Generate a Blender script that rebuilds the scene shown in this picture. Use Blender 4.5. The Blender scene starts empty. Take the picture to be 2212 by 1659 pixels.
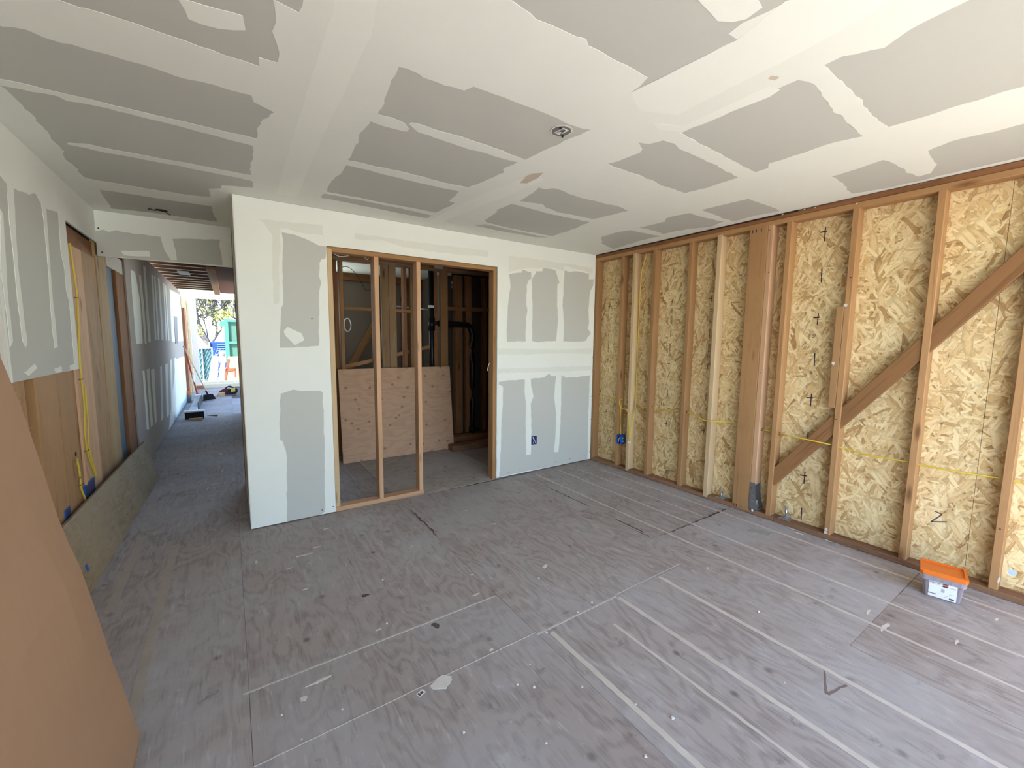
import bpy, math, random
from mathutils import Vector, Matrix, noise
from mathutils.geometry import delaunay_2d_cdt

S = bpy.context.scene
COL = S.collection
R = math.radians
RND = random.Random(7)
V = Vector

# ------------------------------------------------------------------ camera, light, exposure
CAM = V((-3.597, -3.607, 1.446))
def make_camera():
    yaw, pit, rol = R(34.016), R(-5.989), R(0.535)
    f = V((math.sin(yaw) * math.cos(pit), math.cos(yaw) * math.cos(pit), math.sin(pit)))
    r = V((math.cos(yaw), -math.sin(yaw), 0)); u = r.cross(f)
    r2 = math.cos(rol) * r + math.sin(rol) * u
    u2 = -math.sin(rol) * r + math.cos(rol) * u
    cd = bpy.data.cameras.new('camera'); cd.sensor_fit = 'HORIZONTAL'; cd.sensor_width = 36
    cd.lens = 904.27 * 36 / 2212; cd.clip_start = 0.02; cd.clip_end = 300
    o = bpy.data.objects.new('camera', cd); COL.objects.link(o)
    o.matrix_world = Matrix(((r2.x, u2.x, -f.x, CAM.x), (r2.y, u2.y, -f.y, CAM.y), (r2.z, u2.z, -f.z, CAM.z), (0, 0, 0, 1)))
    S.camera = o
make_camera()

SUN_DIR = V((-0.60, -0.42, 0.78)).normalized()       # towards the sun
w = bpy.data.worlds.new('daylight'); S.world = w; w.use_nodes = True
wn = w.node_tree.nodes; wl = w.node_tree.links
sky = wn.new('ShaderNodeTexSky'); sky.sky_type = 'NISHITA'; sky.sun_disc = False
sky.sun_elevation = math.asin(SUN_DIR.z); sky.sun_rotation = math.atan2(SUN_DIR.x, SUN_DIR.y)
sky.air_density = 1.0; sky.dust_density = 0.4; sky.ozone_density = 3.0
wl.new(sky.outputs[0], wn['Background'].inputs[0]); wn['Background'].inputs[1].default_value = 0.42

sd = bpy.data.lights.new('sun', 'SUN'); sd.energy = 12.0; sd.angle = R(0.6); sd.color = (1.0, 0.97, 0.92)
so = bpy.data.objects.new('sun', sd); COL.objects.link(so)
so.rotation_euler = SUN_DIR.to_track_quat('Z', 'Y').to_euler()

def portal(name, loc, sx, sy, rot):                  # sampling portals in the real openings (they give no light of their own)
    ld = bpy.data.lights.new(name, 'AREA'); ld.shape = 'RECTANGLE'; ld.size = sx; ld.size_y = sy
    ld.cycles.is_portal = True
    o = bpy.data.objects.new(name, ld); COL.objects.link(o); o.location = loc; o.rotation_euler = rot
portal('portal_rear', (-2.15, -4.87, 1.19), 4.1, 2.36, (R(90), 0, 0))
ad = bpy.data.lights.new('far_room_fill', 'AREA'); ad.shape = 'RECTANGLE'; ad.size = .95; ad.size_y = .7; ad.energy = 6; ad.color = (.93, 1.0, .95)  # added fill lamp, brightens the far room's ceiling
ao = bpy.data.objects.new('far_room_fill', ad); COL.objects.link(ao); ao.location = (-2.8, 3.14, 1.75); ao.rotation_euler = (R(-128), 0, 0)
portal('portal_hall', (-3.6, 8.45, 1.2), 1.9, 2.3, (R(-90), 0, 0))

S.view_settings.view_transform = 'Standard'; S.view_settings.look = 'None'
S.view_settings.gamma = 1.0; S.view_settings.use_curve_mapping = False
S.view_settings.exposure = 1.28
S.cycles.use_denoising = True
S.cycles.max_bounces = 7; S.cycles.diffuse_bounces = 5; S.cycles.glossy_bounces = 3; S.cycles.transmission_bounces = 6
S.cycles.sample_clamp_indirect = 8.0
S.cycles.caustics_reflective = False; S.cycles.caustics_refractive = False

# ------------------------------------------------------------------ objects and naming
WM = {}
def link(name, data, parent=None, M=None):
    o = bpy.data.objects.new(name, data); COL.objects.link(o)
    M = M or Matrix()
    if parent is not None:
        o.parent = parent; o.matrix_basis = WM[parent.name].inverted() @ M
    else:
        o.matrix_basis = M
    WM[o.name] = M
    return o
def tag(o, label=None, cat=None, group=None, kind=None):
    if label: o['label'] = label
    if cat: o['category'] = cat
    if group: o['group'] = group
    if kind: o['kind'] = kind
    return o
def thing(name, loc, label, cat, group=None, rz=0):
    return tag(link(name, None, None, Matrix.Translation(loc) @ Matrix.Rotation(rz, 4, 'Z')), label, cat, group)
def setting(name, label=None):
    return tag(link(name, None), label, None, None, 'structure')

class MB:
    def __init__(s): s.v = []; s.f = []; s.m = []
    def add(s, vs, fs, mi=0):
        k = len(s.v); s.v += [V(p) for p in vs]; s.f += [tuple(i + k for i in f) for f in fs]; s.m += [mi] * len(fs); return s
    def box(s, x0, x1, y0, y1, z0, z1, mi=0):
        x0, x1 = min(x0, x1), max(x0, x1); y0, y1 = min(y0, y1), max(y0, y1); z0, z1 = min(z0, z1), max(z0, z1)
        return s.add([(x0, y0, z0), (x1, y0, z0), (x1, y1, z0), (x0, y1, z0), (x0, y0, z1), (x1, y0, z1), (x1, y1, z1), (x0, y1, z1)],
                     [(3, 2, 1, 0), (4, 5, 6, 7), (0, 1, 5, 4), (1, 2, 6, 5), (2, 3, 7, 6), (3, 0, 4, 7)], mi)
    def prism(s, poly, fn, t0, t1, mi=0):          # poly (a,b) swept from t0 to t1 by fn(a,b,t)
        n = len(poly)
        vs = [fn(a, b, t0) for a, b in poly] + [fn(a, b, t1) for a, b in poly]
        fs = [tuple(range(n - 1, -1, -1)), tuple(range(n, 2 * n))] + [(i, (i + 1) % n, n + (i + 1) % n, n + i) for i in range(n)]
        return s.add(vs, fs, mi)
    def tube(s, pts, r, n=6, mi=0, cap=True):
        pts = [V(p) for p in pts]; rr = r if isinstance(r, (list, tuple)) else [r] * len(pts)
        k0 = len(s.v); ref = None
        for i, p in enumerate(pts):
            d = (pts[min(i + 1, len(pts) - 1)] - pts[max(i - 1, 0)]).normalized()
            if ref is None: ref = V((0, 0, 1)) if abs(d.z) < .9 else V((1, 0, 0))
            a = d.cross(ref).normalized(); b = d.cross(a); ref = -b if False else ref
            for j in range(n):
                t = 2 * math.pi * j / n
                s.v.append(p + rr[i] * (math.cos(t) * a + math.sin(t) * b))
        for i in range(len(pts) - 1):
            for j in range(n):
                q = k0 + i * n; s.f.append((q + j, q + (j + 1) % n, q + n + (j + 1) % n, q + n + j)); s.m.append(mi)
        if cap:
            s.f.append(tuple(range(k0 + n - 1, k0 - 1, -1))); s.m.append(mi)
            q = k0 + (len(pts) - 1) * n; s.f.append(tuple(range(q, q + n))); s.m.append(mi)
        return s
    def build(s, name, mats, parent=None, local=False, smooth=False, label=None, base=None):
        mats = mats if isinstance(mats, (list, tuple)) else [mats]
        if local: off = V((0, 0, 0)); M = WM[parent.name] if parent is not None else Matrix()
        elif parent is not None: M = WM[parent.name].copy(); off = M.translation
        else:
            if base is None:
                lo = [min(p[i] for p in s.v) for i in range(3)]; hi = [max(p[i] for p in s.v) for i in range(3)]
                base = V(((lo[0] + hi[0]) / 2, (lo[1] + hi[1]) / 2, lo[2]))
            off = V(base); M = Matrix.Translation(off)
        me = bpy.data.meshes.new(name)
        me.from_pydata([tuple(p - off) for p in s.v], [], s.f)
        for m in mats: me.materials.append(m)
        if len(mats) > 1: me.polygons.foreach_set('material_index', s.m)
        if smooth: me.polygons.foreach_set('use_smooth', [True] * len(me.polygons))
        me.update()
        o = link(name, me, parent, M)
        if label: o['label'] = label
        return o

def lumber(name, parent, a, b, w, d, side, mat, label=None, ch=0.003, top=None):
    """a sawn board from a to b, w wide along `side`, d deep across; grain runs along its local Z"""
    a, b = V(a), V(b); z = (b - a).normalized(); L = (b - a).length
    x = V(side); x = (x - z * x.dot(z)).normalized(); y = z.cross(x)
    hw, hd = w / 2, d / 2
    sec = [(-hw + ch, -hd), (hw - ch, -hd), (hw, -hd + ch), (hw, hd - ch), (hw - ch, hd), (-hw + ch, hd), (-hw, hd - ch), (-hw, -hd + ch)]
    m = MB().prism(sec, lambda p, q, t: (p, q, t), 0, L)
    me = bpy.data.meshes.new(name); me.from_pydata([tuple(p) for p in m.v], [], m.f); me.materials.append(mat); me.update()
    M = Matrix(((x.x, y.x, z.x, a.x), (x.y, y.y, z.y, a.y), (x.z, y.z, z.z, a.z), (0, 0, 0, 1)))
    o = link(name, me, parent, M)
    if label: o['label'] = label
    return o

def curve_pts(pts, n=6):
    """Catmull-Rom through pts"""
    P = [V(p) for p in pts]; P = [2 * P[0] - P[1]] + P + [2 * P[-1] - P[-2]]; out = []
    for i in range(1, len(P) - 2):
        for k in range(n):
            t = k / n; a, b, c, d = P[i - 1:i + 3]
            out.append(.5 * (2 * b + (c - a) * t + (2 * a - 5 * b + 4 * c - d) * t * t + (3 * b - a - 3 * c + d) * t ** 3))
    return out + [P[-2]]

def ragged(poly, amp=.008, seg=.03, seed=0, scale=1.0):
    out = []; n = len(poly)
    for i in range(n):
        p, q = V((*poly[i], 0)), V((*poly[(i + 1) % n], 0)); k = max(1, int((q - p).length / seg)); k = min(k, 40)
        for j in range(k):
            t = p.lerp(q, j / k)
            d = noise.noise_vector(t * 14 * scale + V((seed * 3.1, 0, seed))) * amp + noise.noise_vector(t * 60 * scale + V((0, seed, 5))) * amp * .75
            out.append((t.x + d.x, t.y + d.y))
    return out

def coat(name, outer, holes, fn, mat, parent, t0, t1, label=None, amp=.008):
    """a skim of joint compound: outer polygon minus the bare islands, t0 (board face) to t1 (proud)"""
    def ccw(pl): return pl if sum(a[0] * b[1] - b[0] * a[1] for a, b in zip(pl, pl[1:] + pl[:1])) > 0 else pl[::-1]
    vs, fs = [], []
    for k, pl in enumerate([outer] + [ragged(h, amp, .03, i + 1) for i, h in enumerate(holes)]):
        i0 = len(vs); vs += [V((a, b)) for a, b in ccw(list(pl))]; fs.append(list(range(i0, len(vs))))
    r = delaunay_2d_cdt(vs, [], fs, 1, 1e-5)
    ov, of, orig = r[0], r[2], r[5]
    m = MB(); keep = []
    for f, og in zip(of, orig):
        if 0 in og and not any(k > 0 for k in og): keep.append(f)
    m.add([fn(p.x, p.y, t1) for p in ov], keep)
    cnt = {}
    for f in keep:
        for i in range(len(f)):
            a, b = f[i], f[(i + 1) % len(f)]; cnt[(a, b)] = 1
    k = len(m.v); m.v += [V(fn(p.x, p.y, t0)) for p in ov]
    for (a, b) in cnt:
        if (b, a) not in cnt: m.f.append((b, a, a + k, b + k)); m.m.append(0)
    return m.build(name, mat, parent, label=label)
def patches(name, polys, fn, mat, parent, t0, t1, amp=.006, seed=50, label=None):
    for i, pl in enumerate(polys):
        coat(name, ragged(pl, amp, .03, seed + i), [], fn, mat, parent, t0, t1, label)
mm = lambda L: [[(a / 1000, b / 1000) for a, b in p] for p in L]

# ------------------------------------------------------------------ materials
def srgb(r, g, b):
    return tuple((c / 255 / 12.92 if c <= 10 else ((c / 255 + .055) / 1.055) ** 2.4) for c in (r, g, b)) + (1,)
class NT:
    def __init__(s, name):
        s.mat = bpy.data.materials.new(name); s.mat.use_nodes = True; s.t = s.mat.node_tree
        s.b = s.t.nodes['Principled BSDF']; s.tc = s.t.nodes.new('ShaderNodeTexCoord')
    def link(s, a, b): s.t.links.new(a, b)
    def put(s, sock, val):
        if isinstance(val, bpy.types.NodeSocket): s.link(val, sock)
        else: sock.default_value = val
    def n(s, typ, **kw):
        nd = s.t.nodes.new('ShaderNode' + typ)
        for k, v in kw.items():
            if k[0] == '_': setattr(nd, k[1:], v)
            else: s.put(nd.inputs[k.replace('0', ' ')], v)
        return nd
    def math(s, op, a, b=0.0, c=0.0, clamp=False):
        nd = s.t.nodes.new('ShaderNodeMath'); nd.operation = op; nd.use_clamp = clamp
        for i, x in enumerate((a, b, c)): s.put(nd.inputs[i], x)
        return nd.outputs[0]
    def map(s, vec, scale=(1, 1, 1), rot=(0, 0, 0), loc=(0, 0, 0)):
        nd = s.t.nodes.new('ShaderNodeMapping'); s.link(vec, nd.inputs[0])
        s.put(nd.inputs['Scale'], scale); nd.inputs['Rotation'].default_value = rot; s.put(nd.inputs['Location'], loc); return nd.outputs[0]
    def noise(s, vec, scale, detail=4, rough=.55, dist=0.0):
        nd = s.t.nodes.new('ShaderNodeTexNoise'); s.link(vec, nd.inputs['Vector'])
        nd.inputs['Scale'].default_value = scale; nd.inputs['Detail'].default_value = detail
        nd.inputs['Roughness'].default_value = rough; nd.inputs['Distortion'].default_value = dist; return nd.outputs['Fac']
    def ramp(s, fac, stops, interp='LINEAR'):
        nd = s.t.nodes.new('ShaderNodeValToRGB'); s.link(fac, nd.inputs[0]); cr = nd.color_ramp; cr.interpolation = interp
        while len(cr.elements) < len(stops): cr.elements.new(.5)
        for e, (p, c) in zip(cr.elements, stops):
            e.position = p; e.color = c if len(c) == 4 else (*c, 1)
        return nd.outputs[0]
    def step(s, fac, a, b):
        nd = s.t.nodes.new('ShaderNodeMapRange'); s.put(nd.inputs[0], fac)
        nd.inputs[1].default_value = a; nd.inputs[2].default_value = b; return nd.outputs[0]
    def mix(s, fac, a, b, mode='MIX'):
        nd = s.t.nodes.new('ShaderNodeMix'); nd.data_type = 'RGBA'; nd.blend_type = mode
        s.put(nd.inputs[0], fac); s.put(nd.inputs[6], a); s.put(nd.inputs[7], b); return nd.outputs[2]
    def rnd(s): return s.t.nodes.new('ShaderNodeObjectInfo').outputs['Random']
    def offs(s, vec):
        nd = s.t.nodes.new('ShaderNodeVectorMath'); nd.operation = 'ADD'; s.link(vec, nd.inputs[0])
        c = s.t.nodes.new('ShaderNodeCombineXYZ'); r = s.math('MULTIPLY', s.rnd(), 37.0)
        for i in range(3): s.link(r, c.inputs[i])
        s.link(c.outputs[0], nd.inputs[1]); return nd.outputs[0]
    def hsv(s, col, val, sat=1.0, hue=.5):
        nd = s.t.nodes.new('ShaderNodeHueSaturation'); s.put(nd.inputs['Hue'], hue); s.put(nd.inputs['Saturation'], sat); s.put(nd.inputs['Value'], val)
        s.put(nd.inputs['Color'], col); return nd.outputs[0]
    def done(s, col, rough=.7, bump=None, bstr=.3, bdist=.002, metal=0.0, spec=.3):
        s.put(s.b.inputs['Base Color'], col); s.put(s.b.inputs['Roughness'], rough)
        s.b.inputs['Metallic'].default_value = metal; s.b.inputs['Specular IOR Level'].default_value = spec
        if bump is not None:
            nd = s.t.nodes.new('ShaderNodeBump'); nd.inputs['Strength'].default_value = bstr; nd.inputs['Distance'].default_value = bdist
            s.link(bump, nd.inputs['Height']); s.link(nd.outputs[0], s.b.inputs['Normal'])
        return s.mat

def m_plain(name, c, rough=.6, metal=0.0, var=.06, spec=.3):
    t = NT(name); f = t.noise(t.tc.outputs['Object'], 25, 3)
    return t.done(t.hsv(c, t.math('ADD', 1 - var, t.math('MULTIPLY', f, 2 * var))), rough, f, .05, .001, metal, spec)

def m_lumber(name, light, dark, knots=.5, dirt=0.0, dirtcol=(.03, .02, .012, 1), var=.25, rough=.72, axis='Z'):
    """sawn lumber: long grain along local axis, knots, stains; tone differs from board to board"""
    t = NT(name); o = t.tc.outputs['Object']
    if axis == 'X': o = t.map(o, rot=(0, R(90), 0))
    if axis == 'Y': o = t.map(o, rot=(R(90), 0, 0))
    o = t.offs(o)
    g1 = t.noise(t.map(o, (28, 28, .9)), 1, 5, .6, .4)
    g2 = t.noise(t.map(o, (120, 120, 3.0)), 1, 3, .6)
    blo = t.noise(t.map(o, (6, 6, .8)), 1, 3)
    g = t.math('ADD', t.math('MULTIPLY', g1, .7), t.math('MULTIPLY', g2, .3))
    col = t.ramp(g, [(.30, dark), (.46, light), (.62, light), (.78, dark)])
    col = t.hsv(col, t.math('ADD', .8, t.math('MULTIPLY', blo, .4)))
    vo = t.n('TexVoronoi', _feature='F1'); t.link(t.map(o, (9, 9, 2.6)), vo.inputs['Vector']); vo.inputs['Scale'].default_value = 1
    kn = t.math('MULTIPLY', t.math('SUBTRACT', 1, t.step(vo.outputs['Distance'], .06, .20)), t.math('GREATER_THAN', t.n('SeparateColor', Color=vo.outputs['Color']).outputs[0], 1 - knots * .6))
    col = t.mix(t.math('MULTIPLY', kn, .75), col, (dark[0] * .35, dark[1] * .3, dark[2] * .25, 1))
    if dirt:
        dn = t.noise(t.map(o, (7, 7, 2.2)), 1, 6, .7)
        col = t.mix(t.math('MULTIPLY', t.step(dn, .52, .72), dirt), col, dirtcol)
    col = t.hsv(col, t.math('ADD', 1 - var / 2, t.math('MULTIPLY', t.rnd(), var)))
    return t.done(col, rough, g, .25, .0015, spec=.2)

def m_osb(name, c0=srgb(228, 205, 156), axis='X'):
    """oriented strand board on a wall whose normal is X (or Z): layers of long flakes at many angles"""
    t = NT(name); o = t.tc.outputs['Object']
    sep = t.n('SeparateXYZ', Vector=o)
    cmb = t.t.nodes.new('ShaderNodeCombineXYZ')
    src = {'X': (1, 2), 'Y': (0, 2), 'Z': (0, 1)}[axis]
    t.link(sep.outputs[src[0]], cmb.inputs[0]); t.link(sep.outputs[src[1]], cmb.inputs[1]); p = cmb.outputs[0]
    wob = t.n('TexNoise'); t.link(p, wob.inputs['Vector']); wob.inputs['Scale'].default_value = 16; wob.inputs['Detail'].default_value = 2
    va = t.t.nodes.new('ShaderNodeVectorMath'); va.operation = 'MULTIPLY_ADD'; t.link(wob.outputs['Color'], va.inputs[0])
    va.inputs[1].default_value = (.022, .022, 0); t.link(p, va.inputs[2]); p = va.outputs[0]
    col = t.ramp(t.noise(t.map(p, (60, 8, 1)), 1, 4), [(.3, srgb(196, 162, 108)), (.7, srgb(222, 193, 138))]); hgt = None
    #        angle  1/width 1/length cover
    layers = [(4, 34, 6.0, .45), (-33, 58, 12, .55), (67, 62, 11, .60), (-80, 44, 8.5, .62), (20, 70, 14, .60), (-12, 40, 7.0, .62), (48, 80, 15, .62), (-52, 52, 9.0, .66), (88, 66, 13, .68), (10, 30, 6.5, .74), (-25, 74, 12, .70), (36, 46, 9, .78)]
    for i, (a, w_, l_, cov) in enumerate(layers):
        a += 90
        rot = t.map(p, (1, 1, 1), (0, 0, R(a)))
        q = t.map(rot, (l_ * .82, w_ * .82, 1), (0, 0, 0), (i * 17.3, i * 9.1, 0))
        vo = t.t.nodes.new('ShaderNodeTexVoronoi'); vo.voronoi_dimensions = '2D'; vo.distance = 'CHEBYCHEV' if i % 3 else 'EUCLIDEAN'; vo.feature = 'F1'
        t.link(q, vo.inputs['Vector']); vo.inputs['Scale'].default_value = 1; vo.inputs['Randomness'].default_value = 1.0
        sc = t.n('SeparateColor', Color=vo.outputs['Color'])
        mask = t.math('GREATER_THAN', sc.outputs[0], cov)
        mask = t.math('MULTIPLY', mask, t.math('LESS_THAN', vo.outputs['Distance'], t.math('ADD', .34, t.math('MULTIPLY', sc.outputs[2], .3))))
        grain = t.noise(t.map(rot, (12, 170, 1)), 1, 2)
        tone = t.math('ADD', t.math('MULTIPLY', sc.outputs[1], .8), t.math('MULTIPLY', grain, .25))
        fc = t.ramp(tone, [(.07, srgb(128, 94, 58)), (.15, srgb(176, 141, 93)), (.34, srgb(216, 187, 136)), (.6, c0), (.82, srgb(238, 220, 174)), (1, srgb(214, 186, 136))])
        edge = t.math('MULTIPLY', mask, t.step(vo.outputs['Distance'], .30, .50))
        col = t.mix(t.math('MULTIPLY', mask, .90), col, fc)
        col = t.mix(t.math('MULTIPLY', edge, .30), col, srgb(110, 78, 44))
        hh = t.math('MULTIPLY', mask, t.math('ADD', .3, sc.outputs[2]))
        hgt = hh if hgt is None else t.math('MAXIMUM', t.math('MULTIPLY', hgt, .7), hh)
    dk = t.noise(t.map(p, (34, 9, 1), (0, 0, R(20))), 1, 3, .6)
    col = t.mix(t.math('MULTIPLY', t.step(dk, .66, .72), .6), col, srgb(88, 56, 30))
    big = t.noise(p, 1.4, 3)
    col = t.hsv(col, t.math('ADD', .86, t.math('MULTIPLY', big, .26)))
    return t.done(col, .75, hgt, .5, .0025, spec=.25)

def m_ply(name, light, dark, axis='Y', knots=.6, dirt=.0, grey=None, gscale=1.0, along=0):
    """rotary-cut plywood face: cathedral grain, football knots, wear"""
    t = NT(name); o = t.tc.outputs['Object']; sep = t.n('SeparateXYZ', Vector=o)
    src = {'X': (1, 2), 'Y': (0, 2), 'Z': (0, 1)}[axis]
    if along: src = src[::-1]
    c = t.t.nodes.new('ShaderNodeCombineXYZ'); t.link(sep.outputs[src[0]], c.inputs[0]); t.link(sep.outputs[src[1]], c.inputs[1])
    c.inputs[2].default_value = 0; p = c.outputs[0]
    p = t.offs(p)
    warp = t.noise(t.map(p, (3.0 * gscale, 1.1 * gscale, 1)), 1, 3, .5)
    s1 = t.math('SINE', t.math('ADD', t.math('MULTIPLY', warp, 95), t.math('MULTIPLY', t.noise(p, 14 * gscale, 3), 5)))
    s1 = t.math('ADD', .5, t.math('MULTIPLY', s1, .5))
    fine = t.noise(t.map(p, (90, 5, 1)), 1, 4, .65)
    g = t.math('ADD', t.math('MULTIPLY', s1, .24), t.math('MULTIPLY', fine, .76))
    col = t.ramp(g, [(.25, dark), (.55, light), (.85, light)])
    vo = t.n('TexVoronoi', _feature='F1', _voronoi_dimensions='2D'); t.link(t.map(p, (8, 7, 1)), vo.inputs['Vector']); vo.inputs['Scale'].default_value = 1
    kn = t.math('MULTIPLY', t.math('SUBTRACT', 1, t.step(vo.outputs['Distance'], .05, .17)), t.math('GREATER_THAN', t.n('SeparateColor', Color=vo.outputs['Color']).outputs[0], 1 - knots * .7))
    col = t.mix(t.math('MULTIPLY', kn, .7), col, (dark[0] * .4, dark[1] * .32, dark[2] * .3, 1))
    if grey is not None:
        b1 = t.noise(p, 1.7, 6, .62); b2 = t.noise(p, 6.5, 6, .7)
        col = t.mix(t.math('MULTIPLY', t.step(b1, .42, .66), .75), col, grey)
        col = t.mix(t.math('MULTIPLY', t.step(b2, .60, .78), .35), col, (grey[0] * 1.5, grey[1] * 1.5, grey[2] * 1.55, 1))
        col = t.mix(t.math('MULTIPLY', t.step(b2, .38, .26), dirt), col, (.05, .04, .035, 1))
        st = t.noise(t.map(p, (34, 5, 1)), 1, 5, .7)
        col = t.mix(t.math('MULTIPLY', t.step(st, .58, .74), .45), col, (grey[0] * 1.6, grey[1] * 1.6, grey[2] * 1.65, 1))
        col = t.mix(t.math('MULTIPLY', t.step(st, .42, .28), .40), col, (dark[0] * .45, dark[1] * .42, dark[2] * .42, 1))
        sp = t.noise(p, 26, 4, .75)
        col = t.mix(t.math('MULTIPLY', t.step(sp, .66, .76), .5), col, (grey[0] * 1.7, grey[1] * 1.7, grey[2] * 1.7, 1))
        col = t.mix(t.math('MULTIPLY', t.step(t.noise(p, .9, 4, .6), .55, .75), .35), col, (dark[0] * .9, dark[1] * .72, dark[2] * .62, 1))
    col = t.hsv(col, t.math('ADD', .93, t.math('MULTIPLY', t.rnd(), .14)))
    return t.done(col, .68, g, .3, .001, spec=.25)

def m_gyp(name, c, amt=.05, sc=3.0):
    t = NT(name); o = t.tc.outputs['Object']
    f = t.noise(o, sc, 5, .6); h = t.noise(o, 90, 3)
    return t.done(t.hsv(c, t.math('ADD', 1 - amt, t.math('MULTIPLY', f, 2 * amt))), .85, h, .08, .0006, spec=.15)

M = {}
M['mud'] = m_gyp('joint_compound', (.83, .85, .785, 1), .045, 2.2)
M['mud2'] = m_gyp('joint_compound_second_coat', (.87, .89, .825, 1), .03, 4)
M['mudthin'] = m_gyp('joint_compound_thin', (.765, .775, .70, 1), .04, 6)
M['tan'] = m_gyp('tan_smear', (.60, .53, .43, 1), .06, 9)
M['board'] = m_gyp('gypsum_board_paper', (.555, .56, .515, 1), .03, 1.5)
M['boardhall'] = m_gyp('brown_gypsum_paper', (.42, .37, .33, 1), .10, 5)
M['bead'] = m_plain('paper_bead', (.74, .72, .64, 1), .7)
M['fir'] = m_lumber('fir_stud', (.385, .215, .095, 1), (.26, .13, .052, 1), .45, .25, (.16, .07, .03, 1))
M['firdark'] = m_lumber('old_fir', (.25, .115, .05, 1), (.13, .055, .022, 1), .5, .5, (.05, .025, .012, 1))
M['pale'] = m_lumber('new_pale_stud', (.58, .425, .25, 1), (.46, .30, .155, 1), .6, .15, (.35, .2, .09, 1), .15)
M['pink'] = m_lumber('new_fir_stud', (.60, .365, .21, 1), (.43, .235, .12, 1), .5, .1, (.3, .16, .07, 1), .15)
M['plate'] = m_lumber('bottom_plate', (.25, .135, .075, 1), (.14, .07, .038, 1), .3, .7, (.06, .032, .02, 1))
M['black_gap'] = m_plain('near_black_gap', (.035, .018, .012, 1), .9)  # flat near-black used for joints and holes
M['oldpaint'] = m_lumber('old_board_with_plaster', (.27, .165, .085, 1), (.15, .08, .04, 1), .4, .55, (.42, .38, .31, 1))
M['osb'] = m_osb('osb_wall')
M['osbz'] = m_osb('osb_stack', srgb(214, 180, 120), 'Y')
M['osbyard'] = m_plain('toned_strand_board', (.30, .20, .105, 1), .8, var=.25)  # strand board toned darker so strong sun does not bleach it
M['ply'] = m_ply('plywood_sheet_new', (.58, .36, .23, 1), (.50, .295, .175, 1), 'Y', .75, along=1, gscale=.8)
M['plyold'] = m_ply('weathered_plywood', (.285, .21, .122, 1), (.20, .142, .08, 1), 'X', .1, .6, (.345, .268, .17, 1), 1.0, 1)
M['floor'] = m_ply('subfloor_plywood', (.36, .315, .295, 1), (.245, .205, .19, 1), 'Z', .06, .6, (.40, .385, .38, 1), 1.0)
M['floorpatch'] = m_ply('subfloor_patch', (.44, .40, .35, 1), (.30, .255, .215, 1), 'Z', .15, .85, (.50, .46, .42, 1), 1.0, 1)
M['strip'] = m_gyp('old_glue_strip', (.54, .485, .43, 1), .22, 9)
M['stripfaint'] = m_gyp('faint_glue_strip', (.40, .35, .30, 1), .16, 9)
M['seamdark'] = m_gyp('dark_seam', (.15, .12, .105, 1), .2, 30)
M['seam'] = m_gyp('seam_dust', (.50, .455, .41, 1), .25, 30)
M['plaster'] = m_gyp('dried_plaster', (.62, .59, .53, 1), .15, 20)
M['stain'] = m_gyp('dark_stain', (.12, .09, .075, 1), .2, 20)
M['kraft'] = m_ply('kraft_hardboard', (.335, .20, .118, 1), (.325, .193, .113, 1), 'X', 0.0)
M['yellow'] = m_plain('yellow_cable', (.66, .48, .06, 1), .45)
M['white'] = m_plain('white_plastic', (.75, .76, .76, 1), .5)
M['bluebox'] = m_plain('blue_box_plastic', (.015, .10, .42, 1), .4)
M['navy'] = m_plain('dark_navy', (.03, .03, .10, 1), .5)
M['steel'] = m_plain('galvanised_steel', (.42, .43, .45, 1), .42, .85)
M['bolt'] = m_plain('zinc_bolt', (.60, .61, .66, 1), .3, .9)
M['abs'] = m_plain('black_abs_pipe', (.006, .006, .007, 1), .35)
M['black'] = m_plain('black_foam', (.012, .011, .014, 1), .7)
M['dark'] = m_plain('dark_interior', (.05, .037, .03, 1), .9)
M['ink'] = m_plain('marker_ink', (.02, .012, .04, 1), .6)
M['greyink'] = m_plain('faded_print_ink', (.10, .08, .085, 1), .7)
M['rust'] = m_plain('rust_stain', (.16, .045, .018, 1), .8)
M['orange'] = m_plain('orange_lid_plastic', (.72, .17, .018, 1), .4)
M['red'] = m_plain('red_paint', (.42, .05, .035, 1), .5)
M['brick'] = m_plain('red_brown_block', (.36, .16, .09, 1), .8)
M['maroon'] = m_plain('maroon_label', (.16, .03, .035, 1), .6)
M['greymetal'] = m_plain('grey_box_plate', (.19, .19, .17, 1), .5, .2)
M['bluegrey'] = m_plain('blue_grey_daylight', (.11, .14, .19, 1), .6)
M['scrapgrey'] = m_gyp('grey_scrap', (.42, .43, .44, 1), .05)
M['redpanel'] = m_plain('red_brown_sheathing', (.20, .075, .04, 1), .8)
M['cream'] = m_plain('cream_trim', (.82, .72, .52, 1), .7)
M['trimwhite'] = m_plain('white_trim', (.80, .79, .77, 1), .7)
M['teal'] = m_plain('teal_container_paint', (.045, .15, .115, 1), .5)
M['tealdark'] = m_plain('teal_container_panel', (.05, .12, .085, 1), .5)
M['blue'] = m_plain('blue_container_paint', (.015, .045, .22, 1), .5)
M['signgrey'] = m_plain('grey_sign', (.20, .205, .22, 1), .6)  # white sign toned down to an even grey against the strong sun
M['louvre'] = m_plain('louvre_blue', (.10, .18, .30, 1), .6)
M['fence'] = m_plain('green_privacy_mesh', (.02, .085, .10, 1), .6)
M['bark'] = m_plain('tree_bark', (.085, .08, .085, 1), .9)
M['leaf'] = m_plain('spring_leaves', (.36, .38, .035, 1), .7, var=.3)
M['ground'] = m_gyp('pale_concrete_ground', (.48, .45, .39, 1), .12, 1.2)
M['house'] = m_plain('white_house_paint', (.78, .78, .80, 1), .8)
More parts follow.
